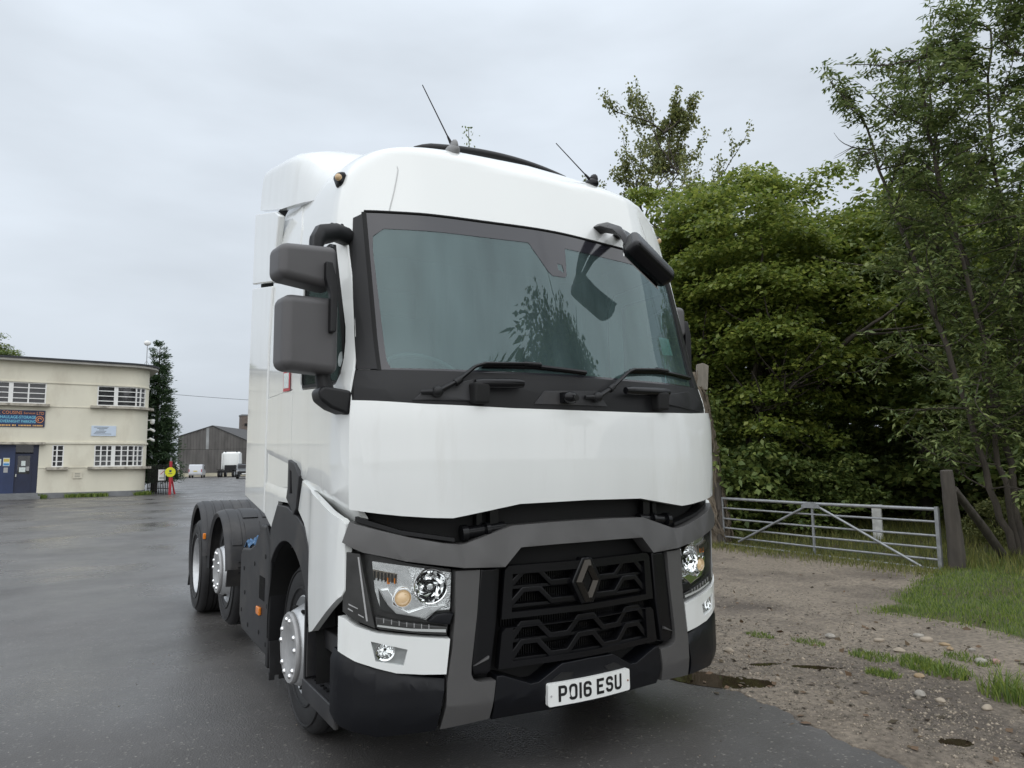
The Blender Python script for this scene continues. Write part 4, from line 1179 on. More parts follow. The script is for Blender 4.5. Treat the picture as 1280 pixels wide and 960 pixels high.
# ================================================================== SURROUNDINGS
M_TARMAC = mat("wet_tarmac", (.090, .086, .083), .36, var=(1.1, .20, 6), rvar=(.45, .24), bump=(150, .22, .005), spec=.5, col2=((.050, .046, .043), .30, .48, .68))
def tarmac_nodes():
    """wet sheet: broad darker soaked patches with lower roughness, fine chippings"""
    t = M_TARMAC.node_tree; L = t.links.new
    b = t.nodes["Principled BSDF"]
    co = N("ShaderNodeTexCoord", t)
    v = N("ShaderNodeTexVoronoi", t); v.inputs["Scale"].default_value = 85
    L(co.outputs["Object"], v.inputs["Vector"])
    m1 = N("ShaderNodeMapRange", t); m1.inputs[1].default_value = .955; m1.inputs[2].default_value = 1.0; m1.inputs[3].default_value = 0; m1.inputs[4].default_value = 1
    sp = N("ShaderNodeSeparateColor", t); L(v.outputs["Color"], sp.inputs[0]); L(sp.outputs[0], m1.inputs[0])
    mx_ = N("ShaderNodeMix", t, data_type='RGBA')
    L(m1.outputs[0], mx_.inputs[0])
    old = b.inputs["Base Color"].links[0].from_socket
    L(old, mx_.inputs[6]); mx_.inputs[7].default_value = (.21, .20, .18, 1)
    L(mx_.outputs[2], b.inputs["Base Color"])
    bp_ = N("ShaderNodeBump", t); bp_.inputs["Strength"].default_value = .35; bp_.inputs["Distance"].default_value = .005
    L(v.outputs["Distance"], bp_.inputs["Height"])
    L(b.inputs["Normal"].links[0].from_socket, bp_.inputs["Normal"])
    L(bp_.outputs[0], b.inputs["Normal"])
tarmac_nodes()
M_DIRT = mat("gravelly_dirt", (.225, .188, .146), .72, var=(26, .45, 8), rvar=(.9, .25), bump=(60, 1.0, .02), col2=((.092, .074, .059), .6, .46, .66))
M_STONE = mat("gravel_stone", (.20, .170, .130), .7, isl=.75, hue=.12)
M_PEBBLE = mat("pebble", (.25, .23, .20), .65, var=(30, .3), isl=.2, hue=.1)
M_OCHRE = mat("ochre_pebble", (.29, .21, .12), .6, var=(30, .3))
M_EARTH = mat("grassy_earth", (.070, .085, .028), .95, var=(3, .35, 6), col2=((.065, .050, .032), 1.3, .45, .65))
M_GRASS = mat("grass_blade", (.145, .215, .040), .55, isl=.45, transl=.35)
M_DRYGRASS = mat("long_grass", (.155, .170, .045), .6, isl=.45, transl=.35)
M_PUD = mat("muddy_water", (.030, .022, .014), .03, spec=.5)
M_BARK = mat("bark", (.060, .050, .040), .9, var=(8, .35, 6), bump=(26, .7, .03), stretch=(1, 1, .35))
M_DEADBARK = mat("weathered_bark", (.17, .140, .105), .9, var=(7, .4, 6), bump=(22, 1.0, .05), stretch=(1, 1, .25))
M_TIMBER = mat("weathered_timber", (.066, .057, .048), .85, var=(10, .35, 6), bump=(30, .6, .02), stretch=(1, 1, .15))
M_GALV = mat("galvanised_tube", (.30, .31, .32), .42, metal=.5, var=(12, .2), rvar=(9, .12))
M_LEAF = mat("maple_leaf", (.180, .235, .048), .42, isl=.40, transl=.48)
M_ASH = mat("ash_leaf", (.150, .200, .066), .5, isl=.42, transl=.35)
M_DARKLEAF = mat("woodland_leaf", (.135, .190, .048), .55, isl=.45, transl=.3)
M_PALELEAF = mat("pale_leaf", (.190, .215, .075), .5, isl=.4, transl=.35)
M_CONIF = mat("conifer_needles", (.055, .100, .045), .65, isl=.45, transl=.15)
M_CREAM = mat("cream_render", (.66, .63, .52), .8, var=(.7, .06, 7), bump=(20, .15, .01), col2=((.50, .46, .37), .8, .52, .8), stretch=(1, 1, .5))
M_WPAINT = mat("white_frame_paint", (.72, .72, .70), .5, var=(5, .06))
M_PLINTH = mat("grey_plinth", (.17, .175, .18), .8, var=(2, .2))
M_NAVY = mat("navy_paint", (.016, .030, .085), .4, var=(1.5, .2))
M_NAVYD = mat("navy_door_paint", (.010, .016, .045), .4, var=(1.5, .2))
M_ROOFEDGE = mat("roof_felt", (.030, .032, .036), .8)
M_SOFFIT = mat("soffit_grey", (.34, .33, .30), .8, var=(2, .15))
M_WPANE = glass_mat("office_glass", (.30, .31, .33), film=.10, filmcol=(.4, .4, .42), ior=1.5)
M_NET = mat("net_curtain", (.24, .24, .27), .9, var=(6, .3), stretch=(10, 10, .5))
M_SHEET = mat("old_cement_sheet", (.225, .215, .205), .9, var=(.8, .3, 6), isl=.5, hue=.2, stretch=(1, 1, .4))
M_PALE = mat("pale_sheet", (.42, .43, .43), .7, var=(1, .15))
M_BRICKT = mat("tower_brick", (.13, .105, .09), .9, var=(2, .3))

# ------------------------------------------------------------------ ground
fast_mesh("ground", [(-900, -700, -.06), (900, -700, -.06), (900, 1400, -.06), (-900, 1400, -.06)], [(0, 1, 2, 3)], M_EARTH, kind="structure")
def edge_x(y):
    y = np.asarray(y, float)
    return 1.50 + .05 * np.sin(y * 1.3 + .5) + .035 * np.sin(y * 4.1) + .015 * np.sin(y * 17.0) + .012 * np.sin(y * 41.0 + 1) - .10 * np.clip(-y, 0, 3)
ys = np.concatenate([np.linspace(-40, -4, 10), np.linspace(-3.9, 10, 240), np.linspace(12, 26, 5)])
V = []; F = []
for i, y in enumerate(ys):
    V += [(-120, y, 0), (float(edge_x(y)) + .25 + max(0, (y - 12) * .4), y, 0)]
    if i: F.append((2 * i - 2, 2 * i - 1, 2 * i + 1, 2 * i))
k = len(V)
V += [(-120, 150, 0), (60, 150, 0), (60, 40, 0)]
me = bpy.data.meshes.new("tarmac_yard")
me.from_pydata(V, [], F + [(k - 2, k - 1, k + 2, k + 1, k)])
me.materials.append(M_TARMAC)
yard = bpy.data.objects.new("tarmac_yard", me); COL.objects.link(yard); yard["kind"] = "structure"

def vnoise(x, y, f, seed=0):
    """cheap smooth value noise"""
    x, y = np.asarray(x) * f + seed * 17.3, np.asarray(y) * f + seed * 7.9
    xi, yi = np.floor(x).astype(int), np.floor(y).astype(int)
    def h(a, c): 
        n = np.sin(a * 127.1 + c * 311.7 + seed * 3.7) * 43758.5453
        return n - np.floor(n)
    u, v = x - xi, y - yi
    u, v = u * u * (3 - 2 * u), v * v * (3 - 2 * v)
    return (h(xi, yi) * (1 - u) + h(xi + 1, yi) * u) * (1 - v) + (h(xi, yi + 1) * (1 - u) + h(xi + 1, yi + 1) * u) * v
PUD = [(1.74, .70, .34, .15, -.9), (2.28, .80, .16, .06, -.35), (2.53, .53, .20, .055, -.75), (1.895, -.80, .10, .055, -.6)]
def dirt_z(x, y):
    e = edge_x(y)
    z = .016 + .024 * (vnoise(x, y, 1.1, 1) - .5) + .016 * (vnoise(x, y, 3.2, 2) - .5) + .010 * (vnoise(x, y, 9, 3) - .5) + .006 * (vnoise(x, y, 22, 4) - .5)
    z = z + .012 * np.clip((x - 2.5) / 3, 0, 1)
    t = np.clip((x - e) / .5, -1, 1)
    z = np.where(t < 0, -.05, z * np.clip(t, 0, 1) ** .5 + .002)
    z = z - .03 * np.clip((e + .03 * (vnoise(x, y, 14, 5) - .3) - x) / .03, 0, 1)
    for px, py, a, b_, r in PUD:
        u = (x - px) * math.cos(r) + (y - py) * math.sin(r); v = -(x - px) * math.sin(r) + (y - py) * math.cos(r)
        q = np.sqrt((u / a) ** 2 + (v / b_) ** 2) + .5 * (vnoise(x, y, 7, 6) - .5)
        z = z - .030 * np.clip(1.25 - q, 0, 1) ** 1.2
    return z
gx = np.concatenate([np.linspace(1.2, 4.0, 190), np.linspace(4.03, 9.6, 130)]); gy = np.concatenate([np.linspace(-3.2, 1.6, 230), np.linspace(1.64, 9.0, 120)])
X, Y = np.meshgrid(gx, gy)
Z = dirt_z(X, Y)
nx, ny = len(gx), len(gy)
idx = np.arange(nx * ny).reshape(ny, nx)
fast_mesh("dirt_track", np.stack([X, Y, Z], -1).reshape(-1, 3), np.stack([idx[:-1, :-1], idx[:-1, 1:], idx[1:, 1:], idx[1:, :-1]], -1).reshape(-1, 4), M_DIRT, smooth=True, kind="structure")
for px, py, a, b_, r in PUD:
    q = np.linspace(0, 2 * np.pi, 40, endpoint=False)
    vv = [(px + 1.35 * (a * math.cos(t) * math.cos(r) - b_ * math.sin(t) * math.sin(r)), py + 1.35 * (a * math.cos(t) * math.sin(r) + b_ * math.sin(t) * math.cos(r)), .003 if px < 1.8 else .012) for t in q]
    me = bpy.data.meshes.new("puddle"); me.from_pydata(vv, [], [tuple(range(40))]); me.materials.append(M_PUD)
    o = bpy.data.objects.new("puddle", me); COL.objects.link(o); o["kind"] = "structure"
# grassy bank right of the track, and the meadow beyond the gate
def grass_line(x): return 1.44 + (x - 4.58) * .34
gx = np.linspace(4.3, 30, 140); gy = np.linspace(-9, 24, 160)
X, Y = np.meshgrid(gx, gy)
def meadow_z(x, y):
    inner = np.minimum(np.clip((x - 4.62 - .16 * np.sin(y * 2.3)) / .25, -1, 1), np.clip((grass_line(x) - y) / .25, -1, 1))
    beyond = np.clip((x - 8.1 - .3 * vnoise(x, y, 1, 8)) / .3, -1, 1)
    w = np.maximum(inner, beyond)
    return .03 + .035 * w + .03 * (vnoise(x, y, .8, 9) - .5) - .12 * (w < 0) + .02 * np.clip(x - 10, 0, 30)
Z = meadow_z(X, Y)
idx = np.arange(X.size).reshape(X.shape)
fast_mesh("grass_bank", np.stack([X, Y, Z], -1).reshape(-1, 3), np.stack([idx[:-1, :-1], idx[:-1, 1:], idx[1:, 1:], idx[1:, :-1]], -1).reshape(-1, 4), M_EARTH, smooth=True, kind="structure")

def blades(name, pts, h, w, m, lean_=.45, kind="stuff", parent=None):
    n = len(pts); a = RNG.uniform(0, 2 * np.pi, n); hh = h * RNG.uniform(.45, 1.25, n); ww = w * RNG.uniform(.6, 1.3, n)
    d = RNG.uniform(0, 2 * np.pi, n); ln = hh * RNG.uniform(.05, lean_ * 1.6, n)
    s = np.stack([np.cos(a), np.sin(a), np.zeros(n)], -1) * ww[:, None] / 2
    l = np.stack([np.cos(d) * ln, np.sin(d) * ln, np.zeros(n)], -1)
    up_ = np.stack([np.zeros(n), np.zeros(n), hh], -1)
    P = np.asarray(pts)
    v = np.stack([P - s, P + s, P + s * .8 + up_ * .55 + l * .35, P - s * .8 + up_ * .55 + l * .35, P + up_ + l], 1)
    b0 = np.arange(n)[:, None] * 5
    f = np.concatenate([b0 + np.array([0, 1, 2, 3])], 0)
    f2 = b0 + np.array([3, 2, 4, 4])
    V = v.reshape(-1, 3)
    tri = np.concatenate([b0 + np.array([0, 1, 2]), b0 + np.array([0, 2, 3]), b0 + np.array([3, 2, 4])], 0)
    return fast_mesh(name, V, tri, m, parent, kind=kind)
n = 70000
x = 4.45 + RNG.random(n) ** 1.5 * 6; y = RNG.uniform(-4.5, 3.0, n)
keep = ((grass_line(x) - y) > RNG.normal(0, .10, n)) & ((x - 4.62 - .16 * np.sin(y * 2.3)) > RNG.normal(.05, .12, n)) & (vnoise(x, y, 1.7, 11) + vnoise(x, y, 5, 12) * .5 > .32)
x, y = x[keep], y[keep]
blades("grass", np.stack([x, y, np.maximum(meadow_z(x, y), .01) - .005], -1), .055, .007, M_GRASS)
n = 60000
x = RNG.uniform(8.0, 21, n); y = RNG.uniform(-6, 15, n)
keep = vnoise(x, y, .7, 13) > .22
x, y = x[keep], y[keep]
blades("grass", np.stack([x, y, np.maximum(meadow_z(x, y), .01) - .005], -1), .20, .012, M_DRYGRASS)
n = 5000                                                       # fringe along the gate and moss at its foot
x = 7.75 + RNG.normal(0, .28, n); y = RNG.uniform(2.2, 8.5, n)
blades("grass", np.stack([x, y, np.maximum(dirt_z(x, y), .01)], -1), .09, .009, M_DRYGRASS)
for i, (tx, ty, r_, h_, n_, lab) in enumerate((
        (2.96, 1.43, .11, .035, 220, "small flat grass tuft nearest the lorry bumper corner"), (3.12, 1.05, .12, .035, 200, "small flat grass tuft second along the track from the bumper"),
        (3.10, .45, .15, .05, 300, "long low grass tuft in the middle of the track by the stones"), (2.70, .12, .10, .045, 320, "small round bright grass tuft standing alone on the pale gravel"),
        (3.12, -.02, .20, .07, 600, "bushy bright grass clump between the two weeds on the track"), (3.62, -.02, .16, .05, 260, "broad leafy weed clump beside the brown soil"),
        (2.95, -.68, .20, .17, 420, "tall spiky grass clump at the picture's edge on the gravel"), (3.30, .22, .10, .05, 130, "thin grass tuft between the low tuft and the bushy clump"))):
    a = RNG.uniform(0, 2 * np.pi, n_); rr_ = r_ * np.sqrt(RNG.random(n_))
    px_, py_ = rr_ * np.cos(a) * .8, rr_ * np.sin(a) * 1.3
    o = blades("grass_tuft", np.stack([px_, py_, dirt_z(tx + px_, ty + py_) - .006], -1), h_, .0075, M_GRASS, .6, None)
    o.location = (tx, ty, 0)
    tag(o, lab, "grass tuft", "grass tufts on the gravel track")

# gravel: countless chips as one mass, the larger stones one by one
def stones(name, pts, sz, m):
    base = np.array([(1, 0, 0), (-1, 0, 0), (0, 1, 0), (0, -1, 0), (0, 0, .7), (0, 0, -.7)], float)
    tri = np.array([(0, 2, 4), (2, 1, 4), (1, 3, 4), (3, 0, 4), (2, 0, 5), (1, 2, 5), (3, 1, 5), (0, 3, 5)])
    n = len(pts); j = base[None] * RNG.uniform(.6, 1.3, (n, 6, 1)) * np.asarray(sz)[:, None, None]
    a = RNG.uniform(0, 2 * np.pi, n); c, s = np.cos(a)[:, None], np.sin(a)[:, None]
    V = np.stack([j[..., 0] * c - j[..., 1] * s, j[..., 0] * s + j[..., 1] * c, j[..., 2]], -1) + np.asarray(pts)[:, None]
    f = (np.arange(n)[:, None, None] * 6 + tri[None]).reshape(-1, 3)
    return fast_mesh(name, V.reshape(-1, 3), f, m, kind="stuff")
n = 70000
x = 1.47 + RNG.gamma(1.6, 1.0, n); y = RNG.uniform(-3.0, 7.5, n)
x = np.clip(x, 1.45, 8); keep = (x > edge_x(y) + RNG.normal(.02, .05, n)) & (meadow_z(x, y) < dirt_z(x, y) + .02) & (vnoise(x, y, 1.3, 21) + .6 * vnoise(x, y, 4, 22) > RNG.uniform(.25, 1.0, n))
x, y = x[keep], y[keep]
stones("gravel", np.stack([x, y, dirt_z(x, y) + .001], -1), RNG.gamma(1.6, .0024, len(x)) + .0016, M_STONE)
n = 500                                                        # loose grit scattered on the tarmac
x = 1.5 - RNG.gamma(1.0, 1.6, n); y = RNG.uniform(-3, 8, n)
stones("grit", np.stack([x, y, np.full(n, .002)], -1), RNG.uniform(.002, .006, n), M_STONE)
def stone(pos, r, m, lab):
    p = B(); p.ball((0, 0, 0), 1, 2)
    sc_ = (r * random.uniform(.9, 1.4), r * random.uniform(.8, 1.1), r * random.uniform(.5, .75))
    ph = random.random() * 9
    for v in p.bm.verts:
        c = v.co; k = 1 + .16 * math.sin(c.x * 3.1 + ph) * math.cos(c.y * 2.7 + ph * 2) + .10 * math.sin(c.z * 5 + ph * 3)
        v.co = Vector((c.x * sc_[0] * k, c.y * sc_[1] * k, c.z * sc_[2] * k))
    o = p.obj("stone", m, None, 60, wn=False, loc=(pos[0], pos[1], float(dirt_z(pos[0], pos[1])) + r * .25))
    o.rotation_euler.z = random.uniform(0, 6)
    tag(o, lab, "stone", "larger stones on the gravel track")
for pos, r, m, lab in (
    ((4.05, .62), .042, M_PEBBLE, "large pale stone below the grass bank edge"), ((3.95, .50), .045, M_STONE, "grey flat stone below the pale stone at the bank"),
    ((3.92, .33), .030, M_OCHRE, "ochre stone beside the grey flat stone"), ((3.80, .22), .030, M_OCHRE, "lower ochre stone of the pair near the bank"),
    ((3.90, .10), .026, M_PEBBLE, "cream pebble at the end of the row below the bank"), ((3.62, .72), .036, M_STONE, "dark grey stone alone on the mud between bank and tufts"),
    ((3.42, 1.05), .045, M_PEBBLE, "lumpy pale stone further up the track from the tufts"), ((3.42, .42), .038, M_STONE, "grey stone just above the long low tuft"),
    ((3.62, -.10), .048, M_PEBBLE, "biggest pale stone beside the leafy weed"), ((3.72, -.16), .035, mat("pink_pebble", (.36, .22, .20), .6, var=(30, .2)), "pinkish stone beside the leafy weed"),
    ((2.86, -.06), .032, M_OCHRE, "ochre stone below the bushy grass clump"), ((2.48, -.28), .042, M_PEBBLE, "pale rounded stone on the open gravel"),
    ((2.50, -.40), .028, M_STONE, "small grey stone next to the pale rounded one"), ((2.62, -.62), .030, M_STONE, "dark stone near the tall spiky clump"),
    ((3.22, .58), .030, M_PEBBLE, "pale stone at the foot of the long low tuft"), ((2.30, 1.2), .035, M_STONE, "dark stone behind the bumper corner near the small puddles")):
    stone(pos, r, m, lab)

# fallen leaves and bits of twig blown over the verge
n = 900; x = 1.35 + RNG.gamma(1.5, 1.5, n); y = RNG.uniform(-3, 7, n)
zz = np.maximum(np.where(x > edge_x(y), dirt_z(x, y), 0), np.where((x > 4.3), meadow_z(x, y), 0)) + .008
A = RNG.normal(0, 1, (n, 3)) * np.array([1, 1, .25]); A /= np.linalg.norm(A, axis=1)[:, None]; Nn = RNG.normal(0, .35, (n, 3)) + np.array([0, 0, 1.0])
S = np.cross(A, Nn); S /= np.linalg.norm(S, axis=1)[:, None]; ln = RNG.uniform(.012, .040, (n, 1)); P = np.stack([x, y, zz], -1); w_ = np.where(RNG.random((n, 1)) < .35, .12, .6)
v = np.stack([P - A * ln, P + S * ln * w_ + np.array([0, 0, .004]), P + A * ln, P - S * ln * w_], 1)
fast_mesh("leaf_litter", v.reshape(-1, 3), np.arange(n * 4).reshape(n, 4), mat("dead_leaf", (.085, .058, .030), .8, isl=.6, hue=.5), kind="stuff")

# ------------------------------------------------------------------ field gate, posts and strut
G0, G1 = Vector((7.95, 6.48, 0)), Vector((8.0, 2.52, 0))
gate = thing("field_gate", "galvanised tubular field gate with six rails closed across the track", "gate", tuple(G0))
def gp(f, z): return (G1 - G0) * f + Vector((0, 0, z))
for z_, r_ in ((.875, .026), (.70, .017), (.505, .017), (.335, .017), (.175, .017), (.045, .019)):
    p = B(); p.tube([gp(.012, z_ + .012), gp(.5, z_ - .006), gp(.992, z_)], r_, 10); p.obj("gate_rail", M_GALV, gate)
p = B(); p.box(gp(.994, .46), (.05, .055, .90)); p.bevel(.005, 1); p.obj("gate_stile", M_GALV, gate)
p = B(); p.box(gp(.006, .47), (.04, .045, .88)); p.bevel(.005, 1); p.obj("gate_stile", M_GALV, gate)
p = B(); p.box(gp(.49, .45), (.03, .035, .84)); p.obj("gate_stile", M_GALV, gate)
for a_, b_ in (((.47, .83), (.10, .12)), ((.51, .85), (.93, .06))):
    p = B(); p.tube([gp(*a_) + Vector((-.03, 0, 0)), gp(*b_) + Vector((-.03, 0, 0))], .020, 8); p.obj("gate_brace", M_GALV, gate)
p = B(); d_ = gp(.49, .84); p.prism([(d_.y - .17, .80), (d_.y + .17, .80), (d_.y + .17, .845), (d_.y + .06, .895), (d_.y - .06, .895), (d_.y - .17, .845)], 'X', d_.x - .055, d_.x - .045); p.obj("gate_plate", M_GALV, gate)
def rough_post(name, pts, rs, m, parent=None, n=14, amp=.06, seg=10):
    """timber or trunk: a rough round column following pts"""
    P = [Vector(q) for q in pts]; pp, rr_ = [], []
    for i in range(len(P) - 1):
        for j in range(seg):
            t = j / seg; pp.append(P[i].lerp(P[i + 1], t)); rr_.append(rs[i] * (1 - t) + rs[i + 1] * t)
    pp.append(P[-1]); rr_.append(rs[-1])
    p = B(); p.tube(pp, rr_, n)
    ax = (P[-1] - P[0]).normalized(); s0 = random.random() * 50
    for k, v in enumerate(p.bm.verts):
        i = k // n if k < n * len(pp) else 0
        c = pp[min(i, len(pp) - 1)]; d = v.co - c
        a = math.atan2(d.y, d.x)
        kf = 1 + amp * (math.sin(a * 5 + s0 + i * .35) * .6 + math.sin(a * 11 + s0 * 2 - i * .5) * .4 + math.sin(i * 1.7 + a * 2 + s0) * .5)
        v.co = c + d * kf
    return p.obj(name, m, parent, 70, wn=False)
gpost = thing("gate_post", "thick weathered timber post at the latch end of the field gate with leaning strut", "post", (8.12, 2.38, 0))
rough_post("post_shaft", [(0, 0, -.05), (-.05, -.01, .7), (-.14, -.02, 1.42)], [.115, .098, .078], M_TIMBER, gpost)
rough_post("post_strut", [(-.06, -.06, 1.16), (.9, .10, .62), (1.75, .16, -.02)], [.052, .060, .068], M_TIMBER, gpost, amp=.05)
hp = rough_post("gate_post", [(7.93, 6.52, -.05), (7.93, 6.52, .6), (7.92, 6.53, 1.18)], [.075, .07, .065], M_TIMBER, amp=.05)
tag(hp, "dark slim timber post at the hinge end of the field gate beside the ivy trunk", "post")
mp_ = B(); mp_.box((0, 0, .34), (.20, .16, .70)); mp_.box((0, 0, .70), (.23, .19, .05)); mp_.bevel(.015, 2)
mp_ = mp_.obj("marker_post", mat("whitewashed_concrete", (.50, .50, .48), .85, var=(7, .3, 6), bump=(40, .3, .01)), loc=(10.15, 4.80, .03)); mp_.rotation_euler.z = .5
tag(mp_, "short white concrete marker post standing in the grass beyond the gate", "marker post")

# ------------------------------------------------------------------ vegetation
def tubes_np(lines, n=6):
    V, F, k = [], [], 0
    an = np.linspace(0, 2 * np.pi, n, endpoint=False)
    for pts, rad in lines:
        P = np.asarray(pts, float); m = len(P)
        t = np.gradient(P, axis=0); t /= np.linalg.norm(t, axis=1)[:, None] + 1e-9
        ref = np.where(np.abs(t[:, 2:3]) > .9, np.array([[1., 0, 0]]), np.array([[0, 0, 1.]]))
        a = np.cross(t, ref); a /= np.linalg.norm(a, axis=1)[:, None] + 1e-9
        b_ = np.cross(t, a)
        ring = P[:, None] + (a[:, None] * np.cos(an)[None, :, None] + b_[:, None] * np.sin(an)[None, :, None]) * np.asarray(rad)[:, None, None]
        V.append(ring.reshape(-1, 3))
        i = np.arange(m - 1)[:, None] * n + np.arange(n)[None]; j = np.arange(m - 1)[:, None] * n + (np.arange(n)[None] + 1) % n
        F.append(np.stack([i, j, j + n, i + n], -1).reshape(-1, 4) + k)
        k += m * n
    return np.concatenate(V), np.concatenate(F)
def unit(v): return v / (np.linalg.norm(v, axis=-1, keepdims=True) + 1e-9)
def leaves(name, P, A, Nn, ln, wd, m, parent):
    """one diamond-shaped leaf per point: A along the leaf, Nn facing"""
    n = len(P); A = unit(A); S = unit(np.cross(A, Nn)); Nn = np.cross(S, A)
    ln = np.broadcast_to(ln, n)[:, None] * RNG.uniform(.7, 1.3, (n, 1)); wd = np.broadcast_to(wd, n)[:, None] * RNG.uniform(.7, 1.3, (n, 1))
    fold = Nn * wd * .18
    v = np.stack([P - A * ln * .5, P + S * wd * .5 + fold - A * ln * .05, P + A * ln * .5, P - S * wd * .5 + fold - A * ln * .05], 1)
    return fast_mesh(name, v.reshape(-1, 3), np.arange(n * 4).reshape(n, 4), m, parent)
def grow(p, d, L, r, depth, pr, rng, lines, tips):
    k = 6; P = [np.array(p, float)]; d = np.array(d, float)
    for i in range(k):
        d = unit(d + rng.normal(0, pr.get("wob", .10), 3) + np.array([0, 0, pr.get("up", .03)]))
        P.append(P[-1] + d * L / k)
    P = np.array(P); r1 = r * (.6 if depth else .3)
    lines.append((P, np.linspace(r, r1, len(P))))
    if depth == 0:
        tips.append(P); return
    for c in range(pr["kids"][min(depth, len(pr["kids"]) - 1)]):
        f = rng.uniform(pr.get("f0", .35), 1.0); i = min(int(f * k), k - 1)
        ang = rng.uniform(*pr.get("ang", (.45, .95)))
        t = unit(P[i + 1] - P[i]); o = unit(np.cross(t, rng.normal(0, 1, 3)))
        nd = t * math.cos(ang) + o * math.sin(ang)
        grow(P[i] + (P[i + 1] - P[i]) * (f * k - i), nd, L * rng.uniform(*pr.get("len", (.5, .75))), r * .5, depth - 1, pr, rng, lines, tips)
    grow(P[-1], d, L * .7, r1, depth - 1, pr, rng, lines, tips)
def clump_leaves(tips, n_per, rad, flat, rng, ups=.8):
    C = np.concatenate([t[[len(t) // 2, -1]] for t in tips]); n = len(C) * n_per
    c = np.repeat(C, n_per, 0); v = unit(rng.normal(0, 1, (n, 3))); v[:, 2] = np.abs(v[:, 2]) * 1.0 - .25
    rr_ = rad * rng.uniform(.5, 1.15, (n, 1)) * np.repeat(rng.uniform(.6, 1.3, len(C)), n_per)[:, None]
    P = c + v * rr_ * np.array([1, 1, flat])
    A = unit(v * np.array([1, 1, .3]) + rng.normal(0, .35, (n, 3)) - np.array([0, 0, .25]))
    Nn = unit(v * .6 + np.array([0, 0, ups]) + rng.normal(0, .35, (n, 3)))
    return P, A, Nn
def dome_crown(rng, c, rx, ry, rz, n_cl, n_per, rad, flat):
    """leaf clumps sitting on and inside an uneven crown volume"""
    v = unit(rng.normal(0, 1, (n_cl, 3))); s = rng.uniform(.45, 1.0, (n_cl, 1)) ** .6
    C = np.array(c) + v * s * np.array([rx, ry, rz]) * rng.uniform(.8, 1.12, (n_cl, 1))
    return C

def clumps(C, n_per, rad, flat, rng):
    t = [np.array([q, q]) for q in C]
    P, A, Nn = clump_leaves([np.repeat(q[None], 2, 0) for q in C], max(1, n_per // 2), rad, flat, rng)
    return P, A, Nn

# ---- large maple behind the gate
rng = np.random.default_rng(11)
maple = thing("maple_tree", "large dense maple tree with layered bright green leaves behind the gate", "tree", (11.6, 8.6, 0))
lines, tips = [], []
pr = dict(kids=[0, 3, 4, 4], wob=.10, up=.04, ang=(.45, 1.0), len=(.52, .75), f0=.3)
grow((0, 0, 0), (0, 0, 1), 2.6, .24, 0, dict(kids=[0], wob=.03), rng, lines, [])
top = lines[0][0][-1]
lines[0] = (lines[0][0], np.linspace(.24, .17, 7))
for a in np.linspace(0, 2 * np.pi, 7, endpoint=False):
    el = rng.uniform(.45, 1.1); grow(top - np.array([0, 0, rng.uniform(0, .9)]), (math.cos(a) * math.cos(el), math.sin(a) * math.cos(el), math.sin(el)), rng.uniform(2.0, 2.8), .10, 2, pr, rng, lines, tips)
grow(top, (.05, 0, 1), 3.0, .13, 2, pr, rng, lines, tips)
V, F = tubes_np(lines, 7); fast_mesh("trunk", V, F, M_BARK, maple, smooth=True)
# clump centres: a broad crown of overlapping shelves
C = dome_crown(rng, (0, 0, 5.0), 3.0, 3.0, 3.4, 190, 0, 0, 0)
C = np.concatenate([C, np.array([t[-1] for t in tips])])
C[:, 2] *= 1.06
C = C[(np.hypot(C[:, 0], C[:, 1]) < 3.5) & (C[:, 2] < 9.0) & (C[:, 2] > 1.7)]
P, A, Nn = clumps(C, 330, .66, .68, rng)
leaves("crown", P, A, Nn, .105, .095, M_LEAF, maple)

# ---- woodland trees: two crown kinds shared by several trees, each with its own trunk
def wood_mesh(seed, m, ln, wd, n_cl, n_per, rx, rz, rad, flat):
    rng = np.random.default_rng(seed)
    C = dome_crown(rng, (0, 0, 0), rx, rx, rz, n_cl, 0, 0, 0)
    C = C + rng.normal(0, .25, C.shape)
    P, A, Nn = clumps(C, n_per, rad, flat, rng)
    o = leaves("crown", P, A, Nn, ln, wd, m, None)
    return o
wood_a = wood_mesh(21, M_DARKLEAF, .17, .125, 150, 165, 2.6, 3.6, .80, .55)
wood_b = wood_mesh(22, M_LEAF, .16, .13, 140, 160, 2.4, 3.2, .75, .50)
shrub_a = wood_mesh(23, M_DARKLEAF, .10, .07, 90, 150, 1.2, .95, .42, .6)
shrub_b = wood_mesh(24, M_PALELEAF, .09, .05, 70, 130, 1.0, .8, .38, .7)
used = set()
def crown_of(src, parent, loc, sc, rz):
    if src in used:
        o = src.copy(); COL.objects.link(o)
    else:
        used.add(src); o = src
    o.parent = parent; o.location = loc; o.scale = sc; o.rotation_euler = (0, 0, rz)
    return o
def wood_tree(x, y, h, sc, src, lab, rz, nm="woodland_tree", grp="woodland trees beyond the gate", cz=.62, trunk_r=.16):
    t = thing(nm, lab, "tree", (x, y, 0), 0, grp)
    rng = np.random.default_rng(int(abs(x * 31 + y * 17)))
    ln = []
    grow((0, 0, -.1), (rng.normal(0, .05), rng.normal(0, .05), 1), h * .8, trunk_r, 1, dict(kids=[0, 7], wob=.05, up=.02, ang=(.5, 1.0), len=(.3, .5), f0=.35), rng, ln, [])
    V, F = tubes_np(ln, 6); fast_mesh("trunk", V, F, M_BARK, t, smooth=True)
    crown_of(src, t, (0, 0, h * cz), sc, rz)
    return t
wood_tree(19.5, 16.4, 10.6, (1.6, 1.6, 1.5), wood_a, "dark tall tree just behind the maple towards the lorry", .4)
wood_tree(25.0, 11.6, 11.0, (1.7, 1.7, 1.55), wood_a, "dark tall tree behind the maple on the gate's latch side", 2.1)
wood_tree(26.5, 5.2, 11.6, (1.6, 1.6, 1.6), wood_b, "tall green tree far behind the white marker post", 3.3)
